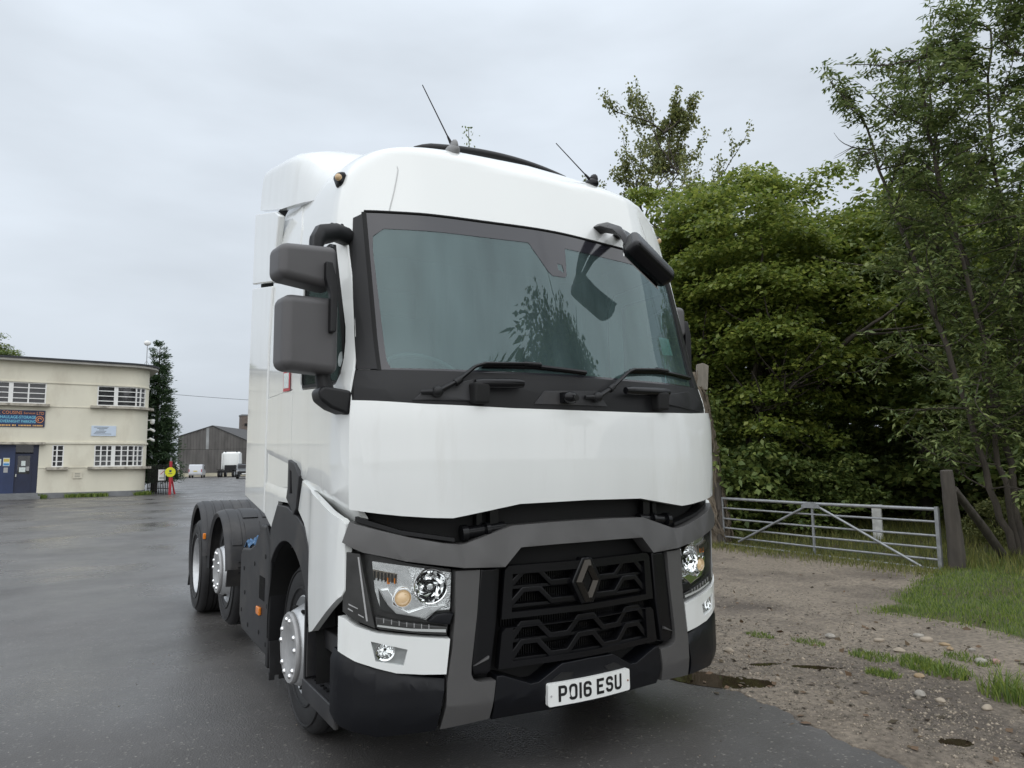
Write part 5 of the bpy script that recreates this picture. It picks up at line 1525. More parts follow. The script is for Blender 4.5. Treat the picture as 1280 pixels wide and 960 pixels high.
wood_tree(21.5, .6, 10.6, (1.35, 1.35, 1.5), wood_a, "dark tree close behind the leaning ash stems", 5.0)
wood_tree(20.5, -3.0, 10.5, (1.4, 1.4, 1.3), wood_b, "tall green tree at the picture's edge behind the ash", 1.2)
wood_tree(11.0, 13.2, 6.6, (1.0, 1.0, .95), wood_b, "bright green tree behind the ivy covered trunk", .9)
wood_tree(14.2, 6.2, 6.8, (.95, .95, 1.0), wood_b, "green tree between the maple and the ash over the meadow", 4.2, cz=.7)
wood_tree(33.0, 15.0, 14.0, (2.1, 2.1, 1.8), wood_a, "tallest dark tree deep in the wood", 2.8)
def shrub(x, y, sc, src, lab, rz, cz=.75):
    t = thing("shrub", lab, "shrub", (x, y, 0), 0, "shrubs beyond the gate")
    rng = np.random.default_rng(int(abs(x * 53 + y * 29)))
    ln = []
    for k in range(5): grow((0, 0, 0), (rng.normal(0, .4), rng.normal(0, .4), 1), 1.1 * sc[2], .025, 0, dict(kids=[0], wob=.15), rng, ln, [])
    V, F = tubes_np(ln, 5); fast_mesh("stem", V, F, M_BARK, t, smooth=True)
    crown_of(src, t, (0, 0, cz * sc[2]), sc, rz)
shrub(9.3, 8.2, (1.3, 1.3, 1.6), shrub_a, "dark ivy shrub at the foot of the maple by the hinge post", .3)
shrub(10.6, 7.0, (1.0, 1.0, .9), shrub_a, "low dark shrub behind the hinge end of the gate", 1.7)
shrub(13.6, 9.4, (1.7, 1.7, 1.6), shrub_a, "tall dark shrub deep under the maple", 2.6)
shrub(15.2, 7.2, (1.9, 1.9, 1.9), shrub_a, "broad dark shrub behind the middle of the gate", 4.0)
shrub(15.6, 4.6, (1.8, 1.8, 1.7), shrub_b, "pale leafy shrub behind the white marker post", .8)
shrub(15.0, 2.6, (1.9, 1.9, 1.8), shrub_a, "dark shrub behind the latch post", 5.2)
shrub(12.6, .8, (1.3, 1.3, 1.2), shrub_a, "dark shrub behind the leaning strut", 3.5)
shrub(14.4, -1.6, (1.9, 1.9, 1.7), shrub_b, "pale shrub at the picture's edge behind the ash", 2.2)
shrub(18.5, 12.0, (2.4, 2.4, 2.2), shrub_a, "widest dark shrub in the wood behind the maple", 1.0)
shrub(11.4, 3.3, (.45, .45, .55), shrub_b, "small bright sapling in the grass behind the gate", 1.0)
# ---- ash with leaning stems at the edge of the track
rng = np.random.default_rng(31)
ash = thing("ash_tree", "tall airy ash tree with several slender leaning stems beside the latch post", "tree", (10.0, 2.45, 0))
RV, FV = np.array([.858, -.513, 0]), np.array([.513, .858, 0])        # across the track, and away along it
lines, tips = [], []
pa = dict(kids=[0, 6, 6], wob=.13, up=.05, ang=(.35, .95), len=(.40, .62), f0=.15)
def stem(b0, pts, r0, side, sub=2):
    P = [np.array(b0[0] * RV + b0[1] * FV)] + [p_[0] * RV + p_[1] * FV + np.array([0, 0, p_[2]]) for p_ in pts]
    P = np.array(P); t = np.linspace(0, len(P) - 1, 22); Q = np.stack([pchip(range(len(P)), P[:, k], t) for k in range(3)], -1) + rng.normal(0, .025, (22, 3))
    lines.append((Q, np.linspace(r0, .018, 22)))
    for i in range(5, 22):
        for c in range(side):
            a = rng.uniform(0, 2 * np.pi); el = rng.uniform(-.1, .8)
            grow(Q[i], (math.cos(a) * math.cos(el), math.sin(a) * math.cos(el), math.sin(el)), rng.uniform(.6, 1.15) * (1.25 - i / 40), .014, 1, pa, rng, lines, tips)
stem((0, 0), [(-.35, .0, 1.2), (-.85, .1, 3.6), (-1.35, .3, 5.6), (-1.75, .4, 7.5)], .062, 2)
stem((.05, .05), [(-.1, .1, 1.6), (-.30, .0, 3.6), (-.9, -.2, 6.0), (-1.2, -.4, 7.9)], .052, 2)
stem((.15, .15), [(.2, .4, 2.0), (.10, .6, 4.2), (-.2, .9, 6.6), (-.1, 1.1, 8.6)], .060, 2)
stem((.7, .3), [(.75, .5, 2.0), (.9, .7, 4.5), (.7, .8, 7.0), (.9, .8, 9.2)], .060, 3)
stem((1.5, -.2), [(1.4, -.2, 2.4), (1.1, -.4, 5.0), (.8, -.5, 7.4), (.7, -.4, 9.0)], .06, 3)
V, F = tubes_np(lines, 6); fast_mesh("trunk", V, F, M_BARK, ash, smooth=True)
T0 = np.concatenate([t[2:] for t in tips]); T0 = T0[(T0 @ RV) > -2.25 + .25 * np.sin(T0[:, 2] * 2.0)]; m_ = 6
T1 = np.repeat(T0, m_, 0); n = len(T1)
rach = unit(np.repeat(rng.normal(0, 1, (len(T0), 3)) * np.array([1, 1, .5]) - np.array([0, 0, .15]), m_, 0))   # leaf stalk of each spray
tt = np.tile(np.arange(m_) // 2 / (m_ / 2.0), len(T0))[:, None]; sd_ = np.tile(np.where(np.arange(m_) % 2, 1.0, -1.0), len(T0))[:, None]
sidev = unit(np.cross(rach, np.array([0, 0, 1.0]) + rng.normal(0, .2, (n, 3))))
P = T1 + rach * (.06 + .22 * tt) + sidev * sd_ * .045 - np.array([0, 0, 1.0]) * .05 * tt
A = unit(sidev * sd_ + rach * .6 - np.array([0, 0, .35]) + rng.normal(0, .15, (n, 3))); Nn = unit(np.array([0, 0, 1.0]) + rng.normal(0, .4, (n, 3)))
leaves("crown", P, A, Nn, .118, .040, M_ASH, ash)
# ---- thin pale-leaved tree rising behind the cab
def airy_tree(nm, lab, base, h, m, seed, spread=.42, reps=5, ls=(.10, .075), tr=.12):
    rng = np.random.default_rng(seed)
    t = thing(nm, lab, "tree", base)
    ln, tp = [], []
    P = np.array([(rng.normal(0, .06) * i, rng.normal(0, .06) * i, h * i / 9) for i in range(10)])
    ln.append((P, np.linspace(tr, .015, 10)))
    for i in range(3, 10):
        for c in range(4):
            a = rng.uniform(0, 2 * np.pi); el = rng.uniform(.3, 1.0)
            grow(P[i], (math.cos(a) * math.cos(el), math.sin(a) * math.cos(el), math.sin(el)), h * spread * rng.uniform(.35, .6) * (1.35 - i / 10), .035, 2, dict(kids=[0, 3, 3], wob=.12, up=.04, ang=(.35, .8), len=(.45, .65), f0=.25), rng, ln, tp)
    V, F = tubes_np(ln, 5); fast_mesh("trunk", V, F, M_BARK, t, smooth=True)
    T1 = np.repeat(np.concatenate([q[1:] for q in tp]), reps, 0); n = len(T1)
    leaves("crown", T1 + rng.normal(0, .085, (n, 3)), unit(rng.normal(0, 1, (n, 3))), unit(np.array([0, 0, .8]) + rng.normal(0, .6, (n, 3))), *ls, m, t)
    return t
airy_tree("birch_tree", "thin pale leaved tree with sparse top showing sky behind the cab roof", (15.4, 15.6, 0), 13.6, M_PALELEAF, 41, reps=7, ls=(.12, .085))
pt = thing("poplar_tree", "bare leading shoot of a distant tree peeking over the cab roof behind the aerial", "tree", (10.9, 22.4, 0))
V, F = tubes_np([(np.array([(.05 * math.sin(z), 0, z) for z in np.linspace(0, 15.7, 14)]), np.linspace(.09, .012, 14))], 5); fast_mesh("trunk", V, F, M_BARK, pt, smooth=True)
n = 90; zz = rng.uniform(13.6, 15.8, n); P = np.stack([.05 * np.sin(zz) + rng.normal(0, .13, n), rng.normal(0, .13, n), zz], -1)
n2 = 5200; z2 = 13.2 - 10.2 * rng.random(n2) ** .8; a2 = rng.uniform(0, 2 * np.pi, n2); r2p = np.sqrt(rng.random(n2)) * (1.5 * (13.6 - z2) / 10) ** .8
P = np.concatenate([P, np.stack([np.cos(a2) * r2p, np.sin(a2) * r2p, z2], -1)]); n = len(P)
leaves("crown", P, rng.normal(0, 1, (n, 3)), rng.normal(0, 1, (n, 3)), .13, .08, M_DARKLEAF, pt)
# ---- tree across the road, mirrored in the windscreen
REFL = wood_tree(7.7, -11.4, 13.0, (1.6, 1.6, 1.35), wood_a, "tree across the road, seen only as a dark reflection in the windscreen", 1.1, cz=.60, grp="trees across the road")
# ---- broken ivy-clad trunk between lorry and gate
iv = thing("dead_trunk", "broken grey brown tree trunk wrapped in dead ivy between the lorry and the gate", "dead tree", (8.02, 6.80, 0))
rough_post("trunk", [(0, 0, -.1), (-.06, .03, 1.0), (-.16, .06, 2.2), (-.28, .1, 3.3)], [.36, .29, .25, .17], M_DEADBARK, iv, n=26, amp=.16, seg=16)
p = B(); p.prism([(-.12, 2.95), (.10, 2.95), (.14, 3.42), (.03, 3.47), (-.10, 3.44)], 'Y', -.03, .02)
p.bm.transform(Matrix.Translation((-.22, -.1, 0)) @ Matrix.Rotation(R(-25), 4, 'Z')); p.bevel(.008, 1); p.obj("torn_wood", mat("split_wood", (.22, .20, .17), .9, var=(12, .3), stretch=(1, 1, .2)), iv)
lines = []
for k in range(70):
    a = rng.uniform(0, 2 * np.pi); z_ = rng.uniform(0, 2.6); q = []
    for j in range(7):
        zz = z_ + j * .13; f = min(1, zz / 3.3); r_ = np.interp(zz, [0, 1, 2.2, 3.3], [.36, .29, .25, .17]) * 1.14
        a += rng.normal(0, .14); q.append((-.28 * f + math.cos(a) * r_, .1 * f + math.sin(a) * r_, zz))
    lines.append((np.array(q), np.full(7, rng.uniform(.008, .02))))
V, F = tubes_np(lines, 5); o = fast_mesh("ivy_stems", V, F, M_DEADBARK, iv, smooth=True, kind="stuff")
n = 2600; zz = rng.uniform(.1, 3.0, n); a = rng.normal(.5, .6, n); r_ = np.interp(zz, [0, 1, 2.2, 3.3], [.40, .32, .28, .22]) + rng.uniform(0, .10, n)
P = np.stack([-.28 * zz / 3.3 + np.cos(a) * r_, .1 * zz / 3.3 + np.sin(a) * r_, zz], -1)
leaves("ivy", P, rng.normal(0, 1, (n, 3)) - np.array([0, 0, .6]), unit(np.stack([np.cos(a), np.sin(a), np.full(n, .4)], -1) + rng.normal(0, .3, (n, 3))), .06, .055, M_DARKLEAF, iv)["kind"] = "stuff"

# ------------------------------------------------------------------ cream office building across the yard
OP = Vector((.5284, 42.5629, 0)); OD = Vector((-.99775, -.06696, 0)); ON = Vector((.06696, -.99775, 0))
bld = thing("office_building", "cream rendered two storey office with flat roof and rounded corner across the yard", "building", tuple(OP))
RC, CS = 1.2, 1.0
QEND = CS - RC * math.pi / 2
def wp(q, z, off=0.0):
    """point on the facade: q metres from the corner along the wall (running round the corner and down the side), off = outwards"""
    if q >= CS: s_, n_, d = q, 0.0, ON.copy(); base = OD * q
    elif q >= QEND:
        th = (CS - q) / RC
        base = OD * (CS - RC * math.sin(th)) - ON * (RC * (1 - math.cos(th))); d = ON * math.cos(th) - OD * math.sin(th)
    else:
        base = OD * (CS - RC) - ON * (RC + (QEND - q)); d = -OD
    return base + d * off + Vector((0, 0, z))
def strip(name, q0, q1, z0, z1, o0, o1, m, parent, bev=0):
    qs = [q0]
    for v in sorted({q1, CS, QEND, *[QEND + (CS - QEND) * i / 10 for i in range(11)]}):
        if q0 < v < q1: qs.append(v)
    qs.append(q1)
    bm = bmesh.new(); rows = []
    for q in qs:
        rows.append([bm.verts.new(wp(q, z, o)) for z, o in ((z0, o1), (z1, o1), (z1, o0), (z0, o0))])
    for a, c in zip(rows, rows[1:]):
        for k in range(4): bm.faces.new((a[k], a[(k + 1) % 4], c[(k + 1) % 4], c[k]))
    bm.faces.new(rows[0]); bm.faces.new(rows[-1][::-1])
    bmesh.ops.recalc_face_normals(bm, faces=bm.faces[:])
    return finish(bm, name, m, parent, 40, wn=False)
QL, QS = 16.0, -10.0
wall = empty("wall", (0, 0, 0), bld)
W1, W2 = -.13, 2.52
for q0, q1, z0, z1 in ((QS, 5.06, .28, 1.64), (QS, W1, 1.64, 2.82), (W2, 3.93, 1.64, 2.82), (4.47, 5.06, 1.64, 2.82), (QS, QL, 2.82, 5.0), (QS, W1, 5.0, 6.12), (W2, 4.89, 5.0, 6.12), (8.6, QL, 5.0, 6.12), (QS, QL, 6.12, 7.22), (8.2, QL, .28, 2.82)):
    strip("render_panel", q0, q1, z0, z1, -.25, 0, M_CREAM, wall)
strip("plinth", QS, 5.06, -.1, .28, -.25, .03, M_PLINTH, bld)
strip("string_course", QS, QL, 2.885, 2.985, 0, .07, M_CREAM, bld)
strip("string_course", QS, QL, 6.13, 6.19, 0, .05, M_CREAM, bld)
strip("string_course", QS, 5.06, 1.585, 1.63, 0, .03, M_CREAM, bld)
strip("string_course", QS, QL, 4.86, 4.90, 0, .03, M_CREAM, bld)
strip("roof_fascia", QS, QL, 7.34, 7.44, -2, .50, M_ROOFEDGE, bld)
strip("roof_soffit", QS, QL, 7.22, 7.335, -2, .45, M_SOFFIT, bld)
p = B(); p.prism([(2.0, 1.0), (2.0, -11), (-16, -11), (-16, 1.0)], 'Z', 7.2, 7.3)
p.bm.clear() if False else None
o = p.obj("roof", M_ROOFEDGE, bld)
o.matrix_local = Matrix(((-OD.x, -ON.x, 0, 0), (-OD.y, -ON.y, 0, 0), (0, 0, 1, 0), (0, 0, 0, 1))) @ Matrix.Translation((-1.9, 12.6, 0))
p = B()
for q in (3.2, 6.2, 10): p.box(wp(q, 3.6, -1.6), (3.6, .1, 6.8))
p.obj("inner_partition", M_VOID, bld)
M_SILL = mat("stained_sill", (.40, .37, .31), .9, var=(4, .3), col2=((.10, .09, .075), 3.0, .5, .7))
def window(q0, q1, z0, z1, vbars, thick_v, hb=4, sill=None):
    w = empty("window", (0, 0, 0), bld)
    strip("frame", q0, q1, z1 - .05, z1, -.12, -.02, M_WPAINT, w); strip("frame", q0, q1, z0, z0 + .06, -.12, -.02, M_WPAINT, w)
    strip("frame", q0, q0 + .06, z0 + .06, z1 - .05, -.12, -.022, M_WPAINT, w); strip("frame", q1 - .06, q1, z0 + .06, z1 - .05, -.12, -.022, M_WPAINT, w)
    bars_ = [q0] + list(vbars) + [q1]
    for v in vbars:
        t_ = .10 if v in thick_v else .035
        strip("glazing_bar", v - t_, v + t_, z0 + .06, z1 - .05, -.11, -.024, M_WPAINT, w)
    for k in range(1, hb):
        zz = z0 + (z1 - z0) * k / hb; strip("glazing_bar", q0 + .06, q1 - .06, zz - .022, zz + .022, -.11, -.028, M_WPAINT, w)
    for a, c in zip(bars_, bars_[1:]): strip("pane", a + .02, c - .02, z0 + .03, z1 - .03, -.09, -.08, M_WPANE, w)
    strip("net_curtain", q0, q1, z0, z1, -.24, -.22, M_NET, w)
    if sill: strip("sill", sill[0], sill[1], z0 - .14, z0 - .01, -.05, .30, M_SILL, w)
window(W1, W2, 5.0, 6.12, (.28, .55, 1.60), (1.60,), 4, (-.85, 2.82))
window(4.89, 8.6, 5.0, 6.12, (5.68, 6.45, 7.2, 7.9), (6.45,), 4, (4.70, 8.8))
window(W1, W2, 1.64, 2.82, (.30, .55, .88, 1.20, 1.60, 1.90, 2.2), (1.60,), 4, (-.75, 2.80))
window(3.93, 4.47, 1.64, 2.82, (4.25,), (), 4, (3.70, 4.72))
dr = empty("door", (0, 0, 0), bld)
strip("door_frame", 5.06, 5.30, .28, 2.82, -.25, -.08, M_NAVYD, dr)
strip("door_leaf", 5.30, 6.08, .28, 2.36, -.22, -.14, M_NAVYD, dr)
strip("fan_light", 5.30, 6.08, 2.42, 2.82, -.20, -.16, M_WPANE, dr)
strip("door_glass", 5.42, 5.96, 1.30, 2.25, -.14, -.132, M_WPANE, dr)
strip("notice", 5.62, 5.80, 1.72, 1.98, -.13, -.125, M_PAPER, dr); strip("notice", 5.60, 5.88, 1.40, 1.64, -.13, -.125, M_PAPER, dr); strip("notice", 5.45, 5.57, 1.46, 1.68, -.13, -.125, M_CAP, dr)
p = B(); p.box(wp(6.0, 1.22, -.10), (.05, .08, .14)); p.obj("handle", M_CHROME, dr)
sp = empty("entrance_panel", (0, 0, 0), bld)
strip("panel_board", 6.08, 8.2, .28, 2.82, -.25, -.05, M_NAVY, sp)
strip("notice", 6.30, 6.58, 1.72, 2.14, -.05, -.043, M_PAPER, sp); strip("notice", 6.32, 6.56, 1.94, 2.10, -.043, -.038, mat("notice_yellow", (.62, .48, .10), .6), sp); strip("notice", 6.32, 6.56, 1.75, 1.86, -.043, -.038, mat("notice_blue", (.06, .26, .55), .6), sp)
strip("notice", 6.66, 6.90, 1.74, 2.08, -.05, -.043, M_PAPER, sp); strip("notice", 6.36, 6.54, 1.38, 1.64, -.05, -.043, M_CAP, sp)
strip("canopy", 4.80, 9.0, 2.84, 2.95, -.05, .35, M_SILL, bld)
strip("door_step", 4.9, 9.0, -.02, .15, -.2, .55, M_PLINTH, bld); strip("door_step", 5.0, 9.0, .152, .30, -.2, .25, M_PLINTH, bld)
def text_mesh(body, size, m, parent, pos, right, upv, name, sx=1.0, align='CENTER', ext=.004):
    c = bpy.data.curves.new(name, 'FONT'); c.body = body; c.size = size; c.align_x = align; c.align_y = 'CENTER'; c.extrude = ext; c.resolution_u = 2
    t = bpy.data.objects.new("tmp_text", c); COL.objects.link(t)
    dg = bpy.context.evaluated_depsgraph_get(); dg.update()
    me = bpy.data.meshes.new_from_object(t.evaluated_get(dg)); bpy.data.objects.remove(t); bpy.data.curves.remove(c)
    me.name = name; me.materials.clear(); me.materials.append(m)
    o = bpy.data.objects.new(name, me); COL.objects.link(o); o.parent = parent
    r_, u_ = Vector(right).normalized(), Vector(upv).normalized(); nrm = r_.cross(u_)
    mm = Matrix((r_ * sx, u_, nrm)).transposed().to_4x4(); mm.translation = Vector(pos); o.matrix_local = mm
    return o
def facade_board(name, q0, q1, z0, z1, m, lab, cat):
    t = thing(name, lab, cat, tuple(OP))
    strip("board", q0, q1, z0, z1, .002, .05, m, t)
    return t
M_SIGN = mat("sign_navy", (.012, .018, .060), .5); M_ORANGE = mat("sign_orange", (.70, .27, .10), .5); M_CYAN = mat("sign_cyan", (.22, .62, .78), .5); M_YEL = mat("sign_amber", (.72, .42, .14), .5)
sg = facade_board("sign_board", 4.88, 7.12, 3.76, 4.64, M_SIGN, "navy company sign board with orange and pale blue lettering above the blue door", "sign")
strip("sign_band", 5.30, 7.12, 3.93, 4.37, .05, .054, mat("sign_blue", (.02, .07, .17), .5), sg)
for body, q, z, size, m, wd_t in (("K COUSINS", 6.43, 4.50, .24, M_ORANGE, 1.04), ("Services", 5.58, 4.49, .15, M_ORANGE, .50), ("LTD", 5.10, 4.48, .22, M_ORANGE, .32), ("HAULAGE-STORAGE", 6.06, 4.26, .21, M_CYAN, 1.54), ("OVERNIGHT PARKING", 6.06, 4.04, .20, M_CYAN, 1.54)):
    o = text_mesh(body, size, m, sg, wp(q, z, .055), -OD, (0, 0, 1), "sign_lettering")
    xs = [v.co.x for v in o.data.vertices]; k = wd_t / (max(xs) - min(xs)); o.data.transform(Matrix.Diagonal((k, 1, 1, 1)))
strip("sign_line", 5.05, 7.6, 3.80, 3.88, .05, .053, M_YEL, sg) if False else None
p = B()
rng2 = random.Random(5)
qq = 5.0
while qq < 7.0:                                                # the illegible last row: small amber strokes
    w_ = rng2.choice((.03, .04, .05)); 
    if rng2.random() < .85: p.box(wp(qq, 3.835, .053), (w_, .006, .075))
    qq += w_ + .022
o = p.obj("sign_small_print", M_YEL, sg, smooth=None); o["kind"] = "stuff"
cen = wp(5.12, 4.16, .056)
p = B(); p.lathe([(.15, 0), (.15, .006), (.18, .006), (.18, 0)], (0, 0, 0), 'Z', 28); p.lathe([(.06, 0), (.06, .006), (.10, .006), (.10, 0)], (0, 0, 0), 'Z', 10, 0, 4.4)
o = p.obj("sign_roundel", M_ORANGE, sg); o.matrix_local = Matrix((-OD, Vector((0, 0, 1)), (-OD).cross(Vector((0, 0, 1))))).transposed().to_4x4() ; o.location = cen
nb = facade_board("notice_board", 1.52, 2.72, 3.33, 3.89, mat("pale_blue_notice", (.52, .60, .70), .5), "pale blue printed notice board between the upper and lower corner windows", "notice board")
for k, (a, c) in enumerate(((1.9, 2.6), (1.95, 2.45), (2.1, 2.35), (2.0, 2.5), (2.05, 2.55), (1.75, 2.6))): strip("notice_line", a, c, 3.80 - k * .075, 3.825 - k * .075, .05, .053, M_LAMPDARK, nb)
nb2 = facade_board("notice_board", 3.04, 3.46, 1.02, 1.36, M_CREAM, "small cream notice low on the wall under the narrow window", "notice board")
for k in range(3): strip("notice_line", 3.12, 3.38, 1.28 - k * .09, 1.30 - k * .09, .05, .053, M_LAMPDARK, nb2)
for k, (zc, lab, kd) in enumerate(((4.35, "white dome security camera on the office corner, topmost of three", 0), (3.78, "white bullet security camera on the office corner, middle of three", 1), (3.22, "white bullet security camera on the office corner, lowest of three", 1))):
    t = thing("security_camera", lab, "camera", tuple(OP + wp(QEND - .3, zc, 0)), 0, "security cameras on the office corner")
    d = -OD
    p = B(); p.box(d * .12, (.24, .05, .05)); p.obj("camera_arm", M_WPAINT, t)
    p = B()
    if kd == 0: p.ball(d * .30 + Vector((0, 0, -.12)), .13, 2); p.lathe([(0, .06), (.12, .05), (.14, -.06)], d * .30, 'Z', 16)
    else: p.tube([d * .2 + Vector((0, 0, .04)), d * .42 + Vector((0, -.2, -.08))], .07, 10)
    p.obj("camera_body", M_WPAINT, t)
mt = thing("roof_mast", "thin white mast with round head standing on the office roof corner", "mast", (.45, 43.7, 7.4))
p = B(); p.tube([(0, 0, 0), (0, 0, 1.4)], .025, 6); p.tube([(-.25, 0, 0), (0, 0, .45), (.25, 0, 0)], .018, 5); p.obj("mast_pole", M_GALV, mt)
p = B(); p.ball((0, 0, 1.5), .20, 2, (1, .6, .8)); p.obj("mast_head", M_WPAINT, mt)
# weeds along the foot of the office wall
n = 2600; q = RNG.uniform(QEND, 5.0, n); dens = vnoise(q, q * 0, 1.1, 31) > .35
pts = np.array([tuple(OP + wp(float(a), 0, .06 + abs(RNG.normal(0, .14)))) for a in q[dens]])
blades("weeds", pts, .22, .03, M_GRASS)

# ------------------------------------------------------------------ fence, red post, signs
fn = thing("palisade_fence", "black steel palisade fence running from the office corner to the red post", "fence", (.85, 44.3, 0))
f0, f1 = Vector((0, 0, 0)), Vector((1.0, -1.65, 0))
for z_ in (.35, 1.45):
    p = B(); p.tube([f0 + Vector((0, 0, z_)), f1 + Vector((0, 0, z_))], .025, 4); p.obj("fence_rail", M_BLACK, fn)
pale = None
for k in range(14):
    c = f0.lerp(f1, k / 13) + Vector((-.02, -.03, 0))
    if pale is None:
        p = B(); p.prism([(-.034, 0), (.034, 0), (.034, 1.65), (0, 1.75), (-.034, 1.65)], 'Y', -.006, .006); pale = p.obj("pale", M_BLACK, fn, smooth=None)
        pale.location = c; pale.rotation_euler.z = math.atan2(-1.65, 1.0)
    else:
        o = pale.copy(); COL.objects.link(o); o.parent = fn; o.location = c
M_REDP = mat("red_paint", (.36, .02, .03), .5, var=(4, .25))
rp = thing("red_post", "red painted steel gate post with a slanting back stay at the yard entrance", "post", (1.88, 42.6, 0))
p = B(); p.box((0, 0, .95), (.15, .15, 1.9)); p.bevel(.01, 1); p.obj("post_shaft", M_REDP, rp)
p = B(); p.tube([(.06, .1, 1.1), (.22, .25, .3), (.30, .3, 0)], .05, 6); p.obj("post_stay", M_REDP, rp)
p = B(); p.box((0, 0, 2.0), (.09, .09, .25)); p.obj("post_cap", M_PLINTH, rp)
ws_ = thing("warning_sign", "white prohibition sign with a red ring fixed to the palisade fence", "sign", (1.48, 43.0, 0))
p = B(); p.box((0, 0, 1.12), (.40, .02, .62)); p.obj("sign_plate", M_WPAINT, ws_)
p = B(); p.lathe([(.115, 0), (.115, .012), (.15, .012), (.15, 0)], (0, -.02, 1.25), 'Y', 24); p.box((0, -.02, 1.25), (.035, .01, .25), Matrix.Rotation(R(45), 3, 'Y')); p.obj("sign_ring", M_REDP, ws_)
p = B()
for k in range(2): p.box((0, -.013, .98 - k * .07), (.28, .006, .028))
p.obj("sign_text", M_LAMPDARK, ws_, smooth=None)
ys_ = thing("warning_sign", "round yellow notice fixed to the front of the red post", "sign", (1.86, 42.50, 1.28))
p = B(); p.lathe([(0, -.012), (.27, -.012), (.28, 0), (0, 0)], (0, 0, 0), 'Y', 28); p.obj("sign_plate", mat("sign_yellow", (.62, .62, .02), .5), ys_)
p = B(); p.prism([(-.05, .0), (.05, .0), (.07, .12), (-.07, .12)], 'Y', -.016, -.014); p.box((0, -.015, -.08), (.2, .004, .03)); p.obj("sign_text", M_NAVY, ys_, smooth=None)

# ------------------------------------------------------------------ conifer and the tree behind the office
rng = np.random.default_rng(51)
cf = thing("conifer_tree", "tall dark green conifer standing behind the rounded office corner", "tree", (1.45, 48.0, 0))
V, F = tubes_np([(np.array([(0, 0, z) for z in np.linspace(0, 9.6, 10)]), np.linspace(.2, .02, 10))], 7); fast_mesh("trunk", V, F, M_BARK, cf, smooth=True)
n_b = 900; zb = .7 + 9.1 * (1 - np.sqrt(rng.random(n_b))) ; ab = rng.uniform(0, 2 * np.pi, n_b)
rb = (1.55 * (1 - (zb / 10.1)) ** .58 + .12) * rng.uniform(.62, 1.16, n_b)
ends = np.stack([np.cos(ab) * rb, np.sin(ab) * rb, zb - .10 * rb + .12], -1); st_ = np.stack([np.zeros(n_b), np.zeros(n_b), zb], -1)
m_ = 42; t = rng.uniform(.35, 1.05, (n_b, m_, 1)); P = (st_[:, None] * (1 - t) + ends[:, None] * t + rng.normal(0, .085, (n_b, m_, 3))).reshape(-1, 3)
A = unit(np.repeat(ends - st_, m_, 0) + rng.normal(0, .35, (n_b * m_, 3)) * np.repeat(rb, m_)[:, None] + np.array([0, 0, .15])); Nn = unit(np.array([0, 0, 1.0]) + rng.normal(0, .5, (n_b * m_, 3)))
leaves("crown", P, A, Nn, .20, .06, M_CONIF, cf)
wood_tree(-10.6, 69.0, 12.0, (1.1, 1.1, 1.0), wood_a, "tree crown showing above the office roof at the picture's edge", .2, cz=.80, grp="trees behind the office")

# ------------------------------------------------------------------ warehouse and tower
WA, WB = Vector((10.28, 123.5, 0)), Vector((20.6, 117.45, 0))
wh = thing("warehouse", "weathered grey gabled shed clad in vertical corrugated sheets at the end of the yard", "warehouse", tuple(WA))
wd_ = WB - WA; wl = wd_.length; wd_.normalize(); wn_ = Vector((wd_.y, -wd_.x, 0))
if wn_.y > 0: wn_ = -wn_
def eave(s): return 6.4 + (8.15 - 6.4) * s / (wl * .46) if s < wl * .46 else 8.15 - (8.15 - 5.3) * (s - wl * .46) / (wl * .54)
ns = 24
for k in range(ns):
    s0, s1 = wl * k / ns, wl * (k + 1) / ns
    for z0, z1 in ((0.5, 4.3), (4.34, None)):
        bm = bmesh.new(); m = 6; cols = []
        for j in range(m + 1):
            s = s0 + (s1 - s0 - .02) * j / m; d = .13 if j % 2 else 0
            P0 = wd_ * s + wn_ * (d + (.04 if z0 < 1 else 0) + random.uniform(-.005, .005))
            cols.append((bm.verts.new(P0 + Vector((0, 0, z0))), bm.verts.new(P0 + Vector((0, 0, z1 or eave(s) - .05)))))
        for a, c in zip(cols, cols[1:]): bm.faces.new((a[0], c[0], c[1], a[1]))
        pale_ = (z0 > 1 and k in (9, 10))
        finish(bm, "cladding_sheet", M_PALE if pale_ and k == 9 else M_SHEET, wh, None)
p = B()
q = [wd_ * 0 - wn_ * .1, wd_ * wl - wn_ * .1]
p.poly([q[0], q[1], q[1] + Vector((0, 0, 5.2)), wd_ * wl * .46 - wn_ * .1 + Vector((0, 0, 8.05)), q[0] + Vector((0, 0, 6.3))]); p.obj("gable_frame", M_VOID, wh, smooth=None)
back = -wn_ * 30
for s0, s1 in ((-.2, wl * .46), (wl * .46, wl + .2)):
    za, zb_ = eave(max(0, s0)) + .05, eave(min(wl, s1)) + .05
    if s0 < 0: zb_ = 8.2
    else: za = 8.2
    p = B(); P = [wd_ * s0 + Vector((0, 0, za)) + wn_ * .2, wd_ * s1 + Vector((0, 0, zb_)) + wn_ * .2]
    lo_ = [v - Vector((0, 0, .14)) for v in P]
    vs = [p.bm.verts.new(v) for v in (P[0], P[1], P[1] + back, P[0] + back, lo_[0], lo_[1], lo_[1] + back, lo_[0] + back)]
    for f in ((0, 1, 2, 3), (7, 6, 5, 4), (0, 4, 5, 1), (1, 5, 6, 2), (2, 6, 7, 3), (3, 7, 4, 0)): p.bm.faces.new([vs[i] for i in f])
    p.obj("roof", mat("shed_roof", (.06, .06, .062), .9) if s0 < 0 else MATS["shed_roof"], wh, smooth=None)
p = B(); p.box(wd_ * wl / 2 + wn_ * .05 + Vector((0, 0, .25)), (.01, .01, .01)); p.bm.clear()
